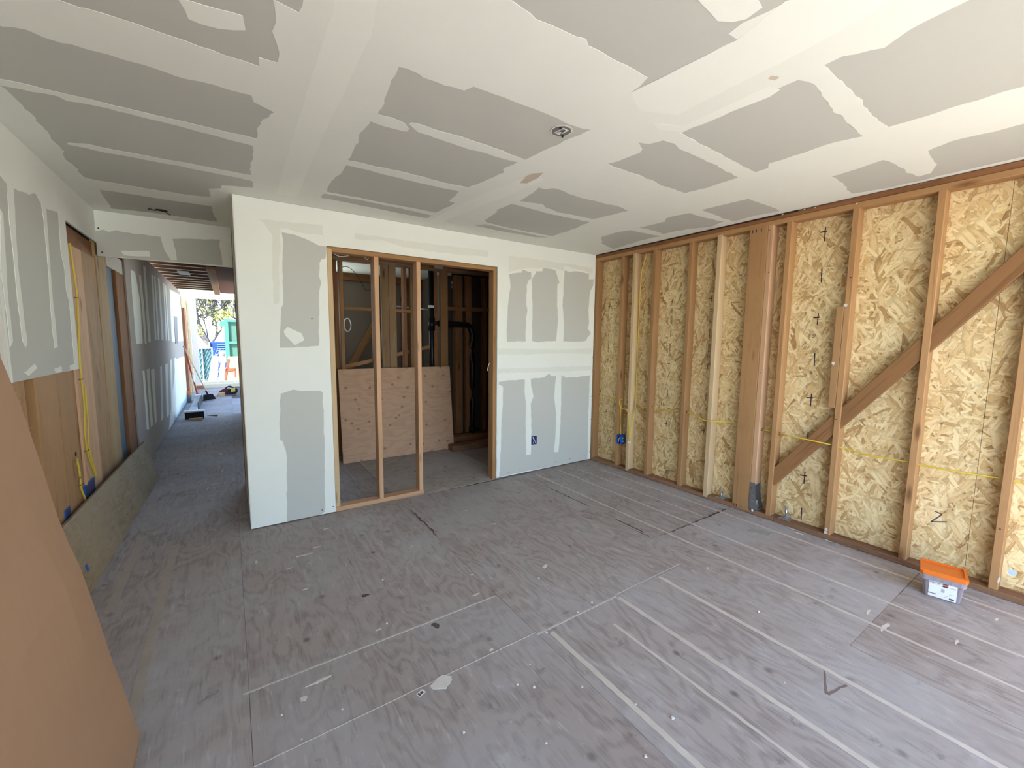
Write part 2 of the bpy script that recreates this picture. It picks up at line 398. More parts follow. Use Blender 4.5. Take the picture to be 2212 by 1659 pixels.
def m_clear():
    t = NT('clear_bucket_plastic'); b = t.b
    b.inputs['Base Color'].default_value = (.60, .52, .56, 1); b.inputs['Roughness'].default_value = .25
    b.inputs['Alpha'].default_value = .36
    return t.mat
M['clear'] = m_clear()
M['screws'] = m_plain('screws', (.085, .062, .068, 1), .6, .0, .2)
M['green'] = m_gyp('green_chalk', (.32, .335, .285, 1), .15, 30)
M['crayon'] = m_gyp('faded_crayon', (.20, .15, .135, 1), .2, 40)
M['lstreak'] = m_lumber('streaked_stud', (.42, .25, .12, 1), (.22, .12, .05, 1), .3, .6, (.12, .075, .035, 1))
M['pale2'] = m_lumber('aged_pale_stud', (.47, .31, .15, 1), (.33, .20, .09, 1), .3, .3, (.2, .12, .06, 1))
M['fir2'] = m_lumber('old_brown_stud', (.30, .155, .065, 1), (.17, .08, .032, 1), .4, .35, (.30, .25, .19, 1))
# ------------------------------------------------------------------ outlines (mm) of the bare islands and compound patches, measured on each surface
CEIL = [[(-4042,-1902),(-4047,-1737),(-3961,-1724),(-3919,-1717),(-3903,-1729),(-3835,-1723),(-3725,-1726),(-3669,-1716),(-3628,-1713),(-3593,-1721),(-3562,-1711),(-3506,-1710),(-3454,-1710),(-3450,-1768),(-3399,-1769),(-3400,-1833),(-3413,-1908),(-3422,-1945),(-3426,-2021),(-3435,-2087),(-3440,-2210),(-3699,-2138)],[(-4311,-1467),(-4219,-1472),(-4156,-1468),(-4090,-1485),(-4058,-1473),(-4022,-1474),(-3931,-1474),(-3837,-1475),(-3706,-1463),(-3559,-1475),(-3469,-1466),(-3456,-1419),(-3378,-1382),(-3414,-1281),(-3430,-1129),(-3433,-1050),(-3492,-1048),(-3592,-1043),(-3820,-1044),(-4021,-1045),(-4199,-1046),(-4285,-1036),(-4395,-1049)],[(-4299,-979),(-4246,-982),(-4169,-997),(-4132,-1002),(-4120,-977),(-3982,-993),(-3714,-975),(-3529,-953),(-3435,-946),(-3438,-810),(-3437,-662),(-3431,-470),(-3526,-461),(-3748,-468),(-4015,-449),(-4144,-469),(-4231,-432),(-4245,-408),(-4206,-393),(-4087,-387),(-3824,-387),(-3604,-377),(-3423,-368),(-3413,-225),(-3575,-162),(-3584,-86),(-3654,-26),(-3649,187),(-3793,211),(-4040,222),(-4297,206),(-4307,-148),(-4286,-303),(-4285,-529),(-4286,-839)],[(-4279,435),(-4149,427),(-3985,439),(-3653,425),(-3649,664),(-3623,931),(-3841,935),(-4038,919),(-4302,961)],[(-3410,-2091),(-3369,-2079),(-3363,-2144),(-3367,-2261),(-3433,-2215),(-3428,-2095)],[(-3025,-2002),(-3002,-2006),(-2956,-1999),(-2927,-1990),(-2879,-1999),(-2845,-1998),(-2758,-2005),(-2743,-2051),(-2609,-2058),(-2394,-2060),(-2256,-2050),(-2167,-2050),(-2125,-2070),(-2164,-1821),(-2189,-1616),(-2341,-1641),(-2442,-1647),(-2625,-1652),(-2792,-1656),(-2853,-1639),(-2855,-1620),(-2794,-1581),(-2672,-1569),(-2535,-1560),(-2395,-1567),(-2203,-1567),(-2212,-1440),(-2182,-1403),(-2206,-1248),(-2239,-1057),(-2439,-1050),(-2654,-1068),(-2838,-1051),(-2986,-1044),(-3003,-1305),(-3010,-1381),(-3004,-1542),(-2904,-1541),(-2838,-1551),(-2836,-1579),(-2878,-1621),(-2934,-1633),(-3003,-1626),(-2991,-1689),(-3016,-1866),(-3018,-1938)],[(-2978,-971),(-2814,-969),(-2614,-958),(-2399,-960),(-2250,-965),(-2224,-736),(-2170,-731),(-2190,-434),(-2540,-421),(-2771,-428),(-2992,-428),(-3002,-666),(-2982,-821)],[(-2999,-384),(-2760,-385),(-2524,-373),(-2192,-344),(-2188,-237),(-2481,-239),(-2844,-269),(-3006,-272)],[(-1776,-1387),(-1567,-1350),(-1337,-1350),(-1125,-1369),(-1007,-1336),(-1033,-1190),(-1057,-1022),(-1207,-1012),(-1410,-996),(-1564,-1030),(-1629,-1075),(-1756,-1050),(-1818,-1039),(-1837,-1252),(-1869,-1338),(-1813,-1325)],[(-1821,-951),(-1681,-946),(-1434,-927),(-1275,-936),(-1027,-945),(-986,-693),(-970,-383),(-1272,-383),(-1537,-391),(-1715,-417),(-1768,-467),(-1814,-730),(-1836,-753)],[(-1760,-274),(-1707,-375),(-1421,-343),(-959,-322),(-1087,-260),(-1532,-249)],[(-576,-1670),(-546,-2009),(-333,-2009),(-72,-2004),(-103,-1830),(-78,-1650),(-220,-1649),(-415,-1667)],[(-547,-1076),(-534,-1320),(-615,-1397),(-581,-1578),(-368,-1575),(-141,-1605),(-78,-1433),(-167,-1289),(-201,-1057),(-343,-1081)],[(-577,-648),(-594,-856),(-549,-971),(-315,-974),(-143,-993),(-148,-751),(-76,-335),(-373,-452)],[(-1769,-1843),(-1737,-2044),(-1761,-2081),(-1840,-2116),(-1780,-2133),(-1756,-2200),(-1683,-2214),(-1621,-2193),(-1532,-2188),(-1260,-2188),(-984,-2161),(-975,-1971),(-999,-1816),(-1218,-1819),(-1487,-1840)],[(-1753,-2296),(-1740,-2493),(-1749,-2673),(-1755,-2746),(-1751,-2804),(-1711,-2814),(-1591,-2815),(-1520,-2799),(-1384,-2790),(-1195,-2785),(-1013,-2777),(-1048,-2661),(-1044,-2533),(-1041,-2449),(-1043,-2372),(-984,-2335),(-984,-2261),(-1210,-2270),(-1420,-2281),(-1565,-2285)],[(-1769,-2889),(-1773,-2948),(-1714,-3041),(-1737,-3085),(-1760,-3148),(-1760,-3238),(-1763,-3308),(-1718,-3489),(-1006,-3515),(-1000,-3273),(-1010,-3220),(-1007,-3116),(-1014,-3002),(-1022,-2882),(-1045,-2874),(-1255,-2871),(-1514,-2884),(-1701,-2890)],[(-553,-2497),(-563,-2633),(-593,-2742),(-538,-2760),(-319,-2773),(-256,-2767),(-127,-2788),(-141,-2849),(-229,-2870),(-278,-2898),(-329,-2893),(-547,-2910),(-594,-3005),(-578,-3111),(-565,-3232),(-538,-3426),(-51,-3412),(-38,-3182),(-40,-2886),(-32,-2624),(-90,-2452),(-364,-2488)],[(-2540,-2478),(-2473,-2479),(-2386,-2479),(-2355,-2487),(-2230,-2480),(-2216,-2424),(-2206,-2377),(-2180,-2494),(-2163,-2627),(-2154,-2779),(-2200,-2779),(-2214,-2829),(-2200,-2890),(-2197,-2944),(-2175,-3089),(-2579,-2954),(-2864,-2729),(-2937,-2527),(-2857,-2487),(-2776,-2477),(-2750,-2472),(-2701,-2482),(-2652,-2476),(-2564,-2494)]]
CPATCH = [[(-3666,-1927),(-3649,-1850),(-3618,-1845),(-3577,-1853),(-3535,-1874),(-3503,-1896),(-3505,-1935),(-3512,-1965),(-3575,-1955),(-3650,-1942)],[(-2415,-2801),(-2285,-2789),(-2241,-2813),(-2220,-2843),(-2226,-2894),(-2293,-2902),(-2414,-2858)]]
CBAND = [[(-3283,-1693),(-3283,-2078),(-3286,-2232),(-3188,-2299),(-3155,-2099),(-3157,-1942),(-3158,-1572),(-3159,-1277),(-3146,-337),(-3149,-198),(-3274,-168),(-3276,-860)],[(-2206,-2377),(-2154,-2779),(-2197,-2944),(-1945,-3134),(-1918,-2904),(-1913,-2750),(-1905,-2387),(-2066,-2312)],[(-2047,-177),(-1951,-1035),(-1915,-1455),(-2031,-1510),(-2086,-1148),(-2129,-647),(-2144,-166)],[(-1939,-2283),(-1803,-2337),(-1803,-2712),(-1740,-2726),(-1723,-2683),(-1763,-2300),(-1859,-2255)]]
CTAN = [[(-2010,-1323),(-2042,-1428),(-2035,-1499),(-1993,-1537),(-1967,-1457),(-1973,-1349)],[(-1851,-2734),(-1864,-2754),(-1836,-2765),(-1821,-2761),(-1824,-2742)]]
BACK = [[(-3226,2224),(-3142,2216),(-3077,2202),(-2982,2159),(-2928,2158),(-2931,2069),(-2963,2057),(-2980,2023),(-2988,1925),(-2970,1878),(-2987,1812),(-3004,1482),(-3002,1387),(-3276,1370),(-3275,1446),(-3256,1668),(-3241,1700),(-3237,1949)],[(-3288,1020),(-3203,1048),(-3145,1036),(-3007,1031),(-2992,1010),(-2992,803),(-3002,276),(-3011,25),(-3076,-17),(-3286,-11),(-3266,579),(-3292,650),(-3309,669),(-3302,833)],[(-1218,2114),(-1060,2136),(-1051,2166),(-969,2159),(-932,2156),(-931,2090),(-968,2065),(-989,2012),(-991,1822),(-978,1764),(-989,1675),(-998,1436),(-1237,1428),(-1223,1781),(-1191,1996)],[(-876,2146),(-867,2169),(-791,2180),(-782,2215),(-605,2210),(-584,2159),(-562,2107),(-545,2086),(-571,2053),(-572,1845),(-554,1659),(-575,1439),(-726,1438),(-824,1422),(-910,1437),(-911,1797),(-920,1988),(-927,2076)],[(-473,2215),(-399,2207),(-272,2227),(-105,2219),(-102,2155),(-27,2161),(-42,2071),(-74,2019),(-100,1805),(-84,1674),(-91,1575),(-44,1534),(-99,1484),(-120,1442),(-332,1432),(-471,1440),(-471,1662),(-493,1834),(-484,2083)],[(-1325,1017),(-1277,1027),(-1062,1029),(-932,1033),(-737,1041),(-668,1080),(-637,1052),(-492,1055),(-406,1030),(-230,1028),(-42,1037),(-48,832),(-49,486),(-44,2),(-375,10),(-992,20),(-1350,14),(-1340,617)]]
BPATCH = [[(-1002,1044),(-922,1048),(-911,948),(-880,837),(-918,762),(-905,573),(-900,295),(-908,200),(-966,201),(-980,502),(-980,767),(-999,891)],[(-565,1057),(-492,1058),(-486,859),(-484,613),(-494,365),(-510,166),(-574,176),(-558,373),(-554,619),(-590,817)],[(-1325,992),(-1277,968),(-1275,790),(-1291,612),(-1298,311),(-1313,20),(-1346,19),(-1339,765)],[(-3249,1494),(-3220,1530),(-3127,1480),(-3107,1431),(-3175,1390),(-3237,1462)]]
BTHIN = [[(-3371,2294),(-3222,2303),(-2947,2315),(-2949,2243),(-3098,2238),(-3238,2255),(-3269,1698),(-3304,1696),(-3295,2201)],[(-2705,2292),(-2489,2294),(-2257,2289),(-1920,2299),(-1466,2308),(-1461,2249),(-1738,2233),(-2093,2230),(-2337,2238),(-2489,2265),(-2706,2243)],[(-1220,2289),(-803,2294),(-51,2289),(-48,2224),(-485,2268),(-483,2207),(-646,2228),(-1024,2183),(-1218,2135)],[(-1348,1363),(-937,1354),(-500,1344),(-25,1358),(-34,1291),(-499,1304),(-1011,1294),(-1339,1298)],[(-1338,1153),(-819,1153),(-28,1147),(-26,1096),(-817,1098),(-1338,1110)]]
HEAD = [[(-4430,2274),(-4383,2292),(-4349,2283),(-4306,2303),(-4264,2291),(-4029,2287),(-3952,2283),(-3612,2320),(-3624,2262),(-3611,2182),(-3606,2096),(-3777,2094),(-4018,2090),(-4242,2087),(-4443,2084)]]
HPATCH = [[(-4029,2291),(-3952,2288),(-3934,2183),(-3931,2105),(-3971,2100),(-4013,2173)],[(-4288,2140),(-4112,2161),(-4108,2114),(-4269,2105)]]
LEFT = [[(-723,2162),(-661,2187),(-594,2172),(-547,2159),(-477,2177),(-467,2163),(-411,2165),(-270,2186),(-180,2216),(-104,2180),(-33,2172),(153,2197),(242,2204),(294,2187),(255,1955),(256,1661),(202,1256),(22,1223),(-736,1227),(-740,1436),(-733,1646),(-725,1852)]]
LPATCH = [[(-545,2165),(-478,2171),(-532,1776),(-522,1413),(-548,1387),(-575,1419),(-579,1604),(-570,1880),(-574,1987)],[(-104,2180),(-34,2169),(-78,1705),(-78,1381),(-129,1375),(-140,1502),(-96,1900),(-93,2094)],[(188,2205),(295,2191),(255,1955),(241,1375),(212,1376),(231,1659),(188,1729),(195,1874),(157,1968)],[(-658,2020),(-639,1998),(-683,1650),(-689,1420),(-727,1393),(-722,1594),(-729,1749)],[(-596,1266),(-458,1304),(-434,1279),(-551,1245)],[(-176,1257),(-50,1270),(-50,1235),(-162,1236)],[(102,1260),(201,1267),(197,1241),(119,1238)]]
HALL = [[(2467,2156),(2743,2167),(2928,1843),(2857,1367),(2444,1366),(2442,1810)],[(3007,2173),(3127,2174),(3182,1860),(3151,1364),(3021,1365),(3010,1848)],[(3371,2332),(3547,2327),(3507,1882),(3488,1383),(3298,1384),(3346,2015)],[(4023,2297),(4188,2301),(4033,1402),(3882,1395)],[(4272,2311),(4423,2312),(4308,1401),(4150,1402)],[(4673,2325),(4870,2330),(4798,1399),(4565,1400)],[(5284,2321),(5432,2317),(5241,1387),(5041,1388)],[(5502,2306),(5664,2312),(5569,1385),(5353,1386)],[(6344,2286),(6638,2291),(6412,1380),(6113,1382)],[(6968,2320),(7409,2312),(7072,1376),(6622,1379)],[(2702,1061),(2828,1053),(2821,356),(2661,386)],[(3000,1053),(3183,1053),(3124,360),(2966,353)],[(3325,1032),(3610,1027),(3460,365),(3311,328)],[(3374,1012),(3671,1014),(3550,377),(3254,338)],[(4171,1019),(4354,1021),(4102,288),(3861,280)],[(4750,1024),(5072,1021),(4747,238),(4443,234)],[(5448,1058),(5703,1061),(5373,199),(5059,218)],[(6109,1059),(6405,1062),(6052,161),(5773,185)]]

# ------------------------------------------------------------------ setting: floor
H = 2.44
XL = -4.43                      # left drywall face; right stud faces are x = 0, back drywall face y = 0
fl = setting('floor', 'worn grey plywood subfloor of butted sheets')
MB().box(-4.6, .14, -4.85, 11.5, -.14, -.0185).build('floor_deck', M['seamdark'], fl)
cols = [(-4.50, -3.6, [-4.85, -3.25, -.81, 1.63, 4.07, 6.51, 8.95, 11.45]),
        (-3.6, -2.4, [-4.85, -4.14, -1.70, .205, 1.36, 3.4, 5.9, 8.3]),
        (-2.4, -1.19, [-4.85, -4.52, -2.08, .0, 1.36, 3.4]),
        (-1.19, .02, [-4.85, -4.19, -2.97, -1.75, .69, 3.4])]
for ci, (xa, xb, ys) in enumerate(cols):
    for ya, yb in zip(ys, ys[1:]):
        patch = ci == 2 and abs(ya) < .01
        dz = RND.uniform(-.0012, 0)
        MB().box(xa + .0007, xb - .0007, ya + .0007, yb - .0007, -.018, dz + (.001 if patch else 0)).build(
            'plywood_sheet', M['floorpatch' if patch else 'floor'], fl, label='paler streaked plywood infill sheet in the doorway' if patch else None)
fz = lambda a, b, t: (a, b, t)
def floor_poly(name, poly, mat, t=.0009, amp=.004, seed=3, label=None):
    return coat(name, ragged(poly, amp, .02, seed, 1.6), [], fz, mat, fl, -.002, t, label)
def strip(x, y0, y1, w, mat='strip', slope=0.0, seed=1):
    n = 14; L = []; Rr = []
    for i in range(n + 1):
        y = y0 + (y1 - y0) * i / n; xx = x + slope * (y - y0)
        L.append((xx - w / 2, y)); Rr.append((xx + w / 2, y))
    floor_poly('glue_strip', L + Rr[::-1], M[mat], .0007, .003, seed)
for i, (x, y0, y1, w_) in enumerate([(-2.335, -2.11, -4.4, .026), (-2.03, -2.24, -4.4, .016), (-1.835, -2.10, -4.4, .026), (-1.463, -2.09, -4.4, .024),
        (-1.06, -.18, -1.74, .007), (-.905, -.10, -4.4, .018), (-.60, -.12, -4.4, .017), (-.175, -.35, -4.4, .018), (-.39, -.2, -1.72, .012),
        (-4.19, .3, -.7, .045), (-3.978, .02, -1.9, .04), (-.75, -.10, -1.5, .006)]):
    strip(x, y0, y1, w_, 'stripfaint' if x < -3.9 or w_ < .008 else 'strip', seed=i * 7 + 2)
def seamx(x0, x1, y, w_, mat, seed=1, name='seam_line'):
    n = 10; pa = [(x0 + (x1 - x0) * i / n, y - w_ / 2) for i in range(n + 1)]; pb = [(p[0], y + w_ / 2) for p in pa]
    floor_poly(name, pa + pb[::-1], M[mat], .0008, .002, seed)
seamx(-3.62, -2.41, -1.704, .008, 'seam', 1); seamx(-3.6, -2.40, -2.068, .003, 'seam', 2)
seamx(-2.405, -1.84, -2.082, .010, 'seam', 3); seamx(-1.84, -1.22, -2.07, .004, 'seam', 4)
seamx(-.45, -.02, -2.972, .0025, 'seamdark', 5)
for i, (x, y, a, b) in enumerate([(-.6, -1.748, .40, .006), (-.2, -1.745, .16, .008), (-1.075, -1.66, .006, .05),
        (-1.05, -1.50, .012, .14), (-2.385, -.55, .008, .30), (-1.045, -.75, .006, .3), (-1.4, -.02, .5, .008),  (-3.02, -1.30, .02, .012), (-2.8, -1.75, .012, .02)]):
    pts = [(x + a * math.cos(t) * (1 + .35 * noise.noise((t * 3, i, 0))), y + b * math.sin(t) * (1 + .35 * noise.noise((t * 3, i, 9)))) for t in [k * .35 for k in range(18)]]
    floor_poly('dark_stain', pts, M['stain'], .0005, .012, i)
smear = [(-2.92, -2.095, .046, .033), (-3.25, -.62, .05, .008), (-3.16, -.55, .025, .008), (-3.05, -.28, .022, .006), (-3.35, -.75, .02, .006), (-3.3, -1.05, .018, .007),
         (-3.52, -.55, .008, .02), (-.88, -3.02, .05, .010), (-.8, -2.93, .03, .006), (-.3, -3.33, .02, .005), (-2.5, -1.63, .025, .006), (-2.42, -1.44, .012, .007), (-1.93, -.9, .02, .006), (-2.0, -.55, .02, .005), (-3.35, -1.8, .05, .006), (-3.42, -1.86, .015, .012),
         (-.06, -2.30, .012, .03), (-.72, -3.25, .025, .006), (-3.05, -1.62, .014, .006), (-2.65, -2.05, .012, .006)]
for i, (x, y, a, b) in enumerate(smear):
    pts = [(x + a * math.cos(t) * (1 + .45 * noise.noise((t * 2, i, 3))), y + b * math.sin(t) * (1 + .45 * noise.noise((t * 2, i, 7)))) for t in [k * .3 for k in range(21)]]
    floor_poly('plaster_smear', pts, M['plaster'], .0014 if i == 0 else .0006, .006, 30 + i, 'round splash of dried white plaster' if i == 0 else None)
floor_poly('green_chalk', [(-.36, -2.05), (-.27, -2.06), (-.23, -2.20), (-.30, -2.20)], M['green'], .0005, .012, 61, 'faint green chalk smear')
floor_poly('layout_mark', [(-1.475, -2.965), (-1.482, -2.973), (-1.612, -3.027), (-1.618, -3.019)], M['crayon'], .0005, .004, 62)
floor_poly('layout_mark', [(-1.615, -3.030), (-1.610, -3.020), (-1.49, -3.048), (-1.49, -3.057)], M['crayon'], .0005, .004, 63)
# white scuffs in front of the hall
for i in range(26):
    x, y = RND.gauss(-3.78, .10), RND.uniform(1.2, 3.6)
    a = RND.uniform(0, 3.1); l = RND.uniform(.02, .07)
    pts = [(x, y), (x + l * math.cos(a), y + l * math.sin(a) * 2), (x + l * math.cos(a) + .008, y + l * math.sin(a) * 2 + .006), (x + .008, y - .006)]
    floor_poly('pale_scuff', pts, M['plaster'], .0006, .006, 80 + i)

# ------------------------------------------------------------------ setting: ceiling
ce = setting('ceiling', 'taped plasterboard ceiling with grey board showing between bands of joint compound')
MB().box(-4.46, .10, -4.85, 0, H, H + .013).box(-4.46, -3.512, 0, 1.09, H, H + .013).build('plasterboard', M['board'], ce)
MB().box(-4.6, .2, -4.9, .1, H + .02, H + .22).build('ceiling_framing', M['firdark'], ce)
cz = lambda a, b, t: (a, b, H - t)
outer = [(-4.44, -4.8), (.0, -4.8), (.0, -.001), (-3.525, -.001), (-3.525, 1.086), (-4.44, 1.086)]
coat('joint_compound', outer, mm(CEIL), cz, M['mud'], ce, 0, .0008, amp=.010)
patches('compound_patch', mm(CPATCH), cz, M['mud2'], ce, 0, .0010)
patches('compound_band', mm(CBAND), cz, M['mud2'], ce, .0008, .0011, .004)
patches('tan_smear', mm(CTAN), cz, M['tan'], ce, .0008, .0014, .004, 70)
# closet and next room ceilings
MB().box(-3.45, .10, .10, 3.4, H, H + .013).build('plasterboard', M['mud'], ce, label='white painted ceiling of the closet and the room behind')
MB().box(-3.45, .2, .10, 3.5, H + .02, H + .2).build('ceiling_framing', M['firdark'], ce)

# ------------------------------------------------------------------ setting: back wall with the framed opening
wb = setting('wall_back')
YB = .013
MB().box(-3.525, -2.925, 0, YB, .008, H - .002).build('drywall_panel', M['board'], wb)
MB().box(-2.925, -1.350, 0, YB, 2.166, H - .002).build('drywall_panel', M['board'], wb)
MB().box(-1.350, -.002, 0, YB, .010, H - .002).build('drywall_panel', M['board'], wb)
MB().box(-3.512, -3.525, YB, 1.073, .008, H - .002).build('drywall_return', M['board'], wb)
coat('joint_compound', [(-3.525, .008), (-2.926, .008), (-2.926, 2.166), (-1.349, 2.166), (-1.349, .010), (-.002, .010), (-.002, H - .002), (-3.525, H - .002)],
     mm(BACK), lambda a, b, t: (a, -t, b), M['mud'], wb, 0, .0014, amp=.006)
patches('compound_stripe', mm(BPATCH), lambda a, b, t: (a, -t, b), M['mud'], wb, 0, .0018, .004, 120)
patches('thin_compound', mm(BTHIN), lambda a, b, t: (a, -t, b), M['mudthin'], wb, .0014, .0021, .008, 150)
coat('joint_compound', [(0, .008), (1.07, .008), (1.07, H - .002), (0, H - .002)], [[(.25, .1), (.85, .1), (.85, 1.0), (.25, 1.0)], [(.25, 1.3), (.85, 1.3), (.85, 2.2), (.25, 2.2)]],
     lambda a, b, t: (-3.525 - t, a, b), M['mud'], wb, 0, .0014)
MB().box(-3.5275, -3.521, -.0018, .006, .008, H - .002).build('corner_bead', M['bead'], wb)
for x, z in [(-3.03, .045), (-2.945, .055), (-1.31, .055), (-1.20, .05), (-1.05, .05), (-.80, .05), (-.55, .06), (-.33, .06), (-.10, .07), (-.012, 1.25), (-.012, 1.08), (-.012, .78), (-.014, .5), (-.014, .33), (-.014, .1), (-3.05, 1.60)]:
    MB().tube([(x, .002, z), (x, -.0022, z)], .0045, 8).build('screw_head', M['dark'], wb)
FX = (0, 1, 0)
def stud_b(x, z0, z1, mat, y0=.013, d=.089, w=.038, label=None):
    return lumber('stud', wb, (x + w / 2, y0 + d / 2, z0), (x + w / 2, y0 + d / 2, z1), w, d, (1, 0, 0), mat, label)
stud_b(-2.922, .040, 2.150, M['pale'], label='pale new jamb stud at the left of the opening')
stud_b(-2.556, .040, 2.128, M['pink'], label='new stud nearest the left jamb in the framed opening')
stud_b(-2.185, .040, 2.128, M['pink'], label='new stud at the open end of the floor plate')
stud_b(-1.388, .0, 2.150, M['fir'], label='brown jamb stud at the right of the opening')
lumber('header', wb, (-2.92, .058, 2.147), (-1.35, .058, 2.147), .089, .038, (0, 1, 0), M['fir'])
lumber('bottom_plate', wb, (-2.93, .052, .019), (-2.147, .052, .019), .089, .038, (0, 1, 0), M['pink'])
for x in (-3.50, -3.1, -2.96): stud_b(x, 0, 2.43, M['firdark'])
for x in (-1.35, -.95, -.55, -.16): stud_b(x, 0, 2.43, M['firdark'])
lumber('sole_plate', wb, (-1.345, .058, .019), (-.0, .058, .019), .089, .038, (0, 1, 0), M['plate'])
lumber('sole_plate', wb, (-3.51, .058, .019), (-2.93, .058, .019), .089, .038, (0, 1, 0), M['plate'])
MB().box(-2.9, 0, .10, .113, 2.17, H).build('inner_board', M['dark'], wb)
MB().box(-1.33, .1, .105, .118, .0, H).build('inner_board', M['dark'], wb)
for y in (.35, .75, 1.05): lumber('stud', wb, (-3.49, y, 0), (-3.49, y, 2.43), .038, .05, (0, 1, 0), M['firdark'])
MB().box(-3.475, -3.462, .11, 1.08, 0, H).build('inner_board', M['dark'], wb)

# header over the hall
wh = setting('wall_hall')
MB().box(XL, -3.525, 1.086, 1.099, 2.083, H - .002).build('drywall_panel', M['board'], wh)
MB().box(XL, -3.525, 1.099, 1.19, 2.095, H).build('header', M['fir'], wh)
MB().box(-3.53, -3.455, 1.073, 1.19, 0, H).build('end_post', M['plate'], wh)
coat('joint_compound', [(XL, 2.083), (-3.525, 2.083), (-3.525, H - .002), (XL, H - .002)], mm(HEAD), lambda a, b, t: (a, 1.086 - t, b), M['mud'], wh, 0, .0014, amp=.006)
patches('compound_stripe', mm(HPATCH), lambda a, b, t: (a, 1.086 - t, b), M['mud'], wh, 0, .0018, .004, 170)
for x, z in [(-4.41, 2.30), (-4.40, 2.115)]:
    MB().tube([(x, 1.09, z), (x, 1.0838, z)], .006, 8).build('screw_head', M['dark'], wh)

# ------------------------------------------------------------------ setting: right wall, open framing in front of strand board
wr = setting('wall_right')
for ya, yb in [(.10, -.70), (-.702, -1.92), (-1.922, -3.143)]:
    MB().box(.0895, .101, ya, yb, 0.0, 2.42).build('strand_board_panel', M['osb'], wr)
# the nearest panel has a round hole drilled right through it
hy, hz, hr = -3.3265, .134, .019
n = 20; ring = [(hy + hr * math.cos(2 * math.pi * k / n), hz + hr * math.sin(2 * math.pi * k / n)) for k in range(n)]
coat('strand_board_panel', [(-3.145, 0), (-4.36, 0), (-4.36, 2.42), (-3.145, 2.42)], [ring], lambda a, b, t: (.101 - t, a, b), M['osb'], wr, 0, .0115, amp=.0008)
MB().box(.0895, .101, -4.362, -4.88, 0, 2.42).build('strand_board_panel', M['osb'], wr)
for y in (-.701, -1.921, -3.144, -4.361): MB().box(.1012, .106, y - .05, y + .05, 0, 2.42).build('batten', M['firdark'], wr)  # backing strips added behind the panel seams to block leaking daylight
SX = (0, 1, 0)
def stud_r(y0, mat, z0=.038, z1=2.362, x0=0.0, d=.089, w=.038, label=None):
    return lumber('stud', wr, (x0 + d / 2, y0 - w / 2, z0), (x0 + d / 2, y0 - w / 2, z1), w, d, SX, mat, label)
stud_r(-.002, M['fir']); stud_r(-.385, M['fir'])
stud_r(-.555, M['pale'], .020, 2.366, -.008, .092, .04, label='pale new stud with a cable stapled to its side')
stud_r(-.800, M['fir']); stud_r(-1.200, M['fir'])
stud_r(-1.478, M['pale'], .020, 2.372, -.008, .092, .042, label='pale new stud left of the wide post')
stud_r(-2.026, M['fir']); stud_r(-2.437, M['fir']); stud_r(-2.856, M['fir']); stud_r(-3.252, M['fir']); stud_r(-3.66, M['fir']); stud_r(-4.07, M['fir']); stud_r(-4.48, M['fir'])
lumber('post', wr, (.042, -1.822, .02), (.042, -1.822, 2.378), .140, .092, SX, M['fir'], 'wide brown post of the braced wall')
lumber('stud', wr, (.042, -1.9135, .262), (.042, -1.9135, 2.366), .040, .092, SX, M['pink'], 'pinkish new stud fixed to the wide post above the steel bracket')
lumber('scab_block', wr, (.040, -2.4135, .982), (.040, -2.4135, 1.702), .045, .080, SX, M['fir'], 'short scab block nailed beside a stud')
lumber('top_plate', wr, (.045, .10, 2.381), (.045, -4.85, 2.381), .038, .091, (0, 0, 1), M['fir'])
lumber('top_plate', wr, (.047, .10, 2.419), (.047, -4.85, 2.419), .037, .088, (0, 0, 1), M['firdark'])
lumber('bottom_plate', wr, (.045, .0, .020), (.045, -2.09, .020), .036, .092, (0, 0, 1), M['plate'])
lumber('bottom_plate', wr, (.043, -2.094, .018), (.043, -4.85, .018), .036, .094, (0, 0, 1), M['plate'])
bx = .028; sl = (1.986 - 1.024) / (3.215 - 2.496)
def brace(ya, yb):
    zc = lambda y: .94 + sl * (-2.4955 - y)
    a, b = V((bx, ya, zc(ya))), V((bx, yb, zc(yb)))
    lumber('diagonal_brace', wr, a, b, .096, .038, (0, 1, .6), M['brace'], 'dark diagonal brace')
M['brace'] = m_lumber('dark_brace', (.27, .135, .055, 1), (.17, .08, .03, 1), .3, .3, (.10, .045, .02, 1))
brace(-2.035, -2.455); brace(-2.455, -2.875); brace(-2.875, -3.27); brace(-3.272, -3.68)
# dark gap under the ceiling and slivers of torn board
MB().box(-.004, .0, -.02, -2.1, 2.428, 2.4395).build('dark_joint', M['black_gap'], wr)
for i, (y, z) in enumerate([(-2.13, 2.425), (-2.2, 2.418), (-2.45, 2.385), (-2.72, 2.432), (-2.77, 2.43), (-1.98, 2.42)]):
    l = RND.uniform(.01, .035)
    MB().add([(-.004, y, z), (-.004, y - l, z + .008), (-.012, y - l, z + .011), (-.004, y - .3 * l, z + .006)], [(0, 1, 2), (0, 2, 3), (0, 3, 1)]).build('torn_paper', M['bead'], wr)
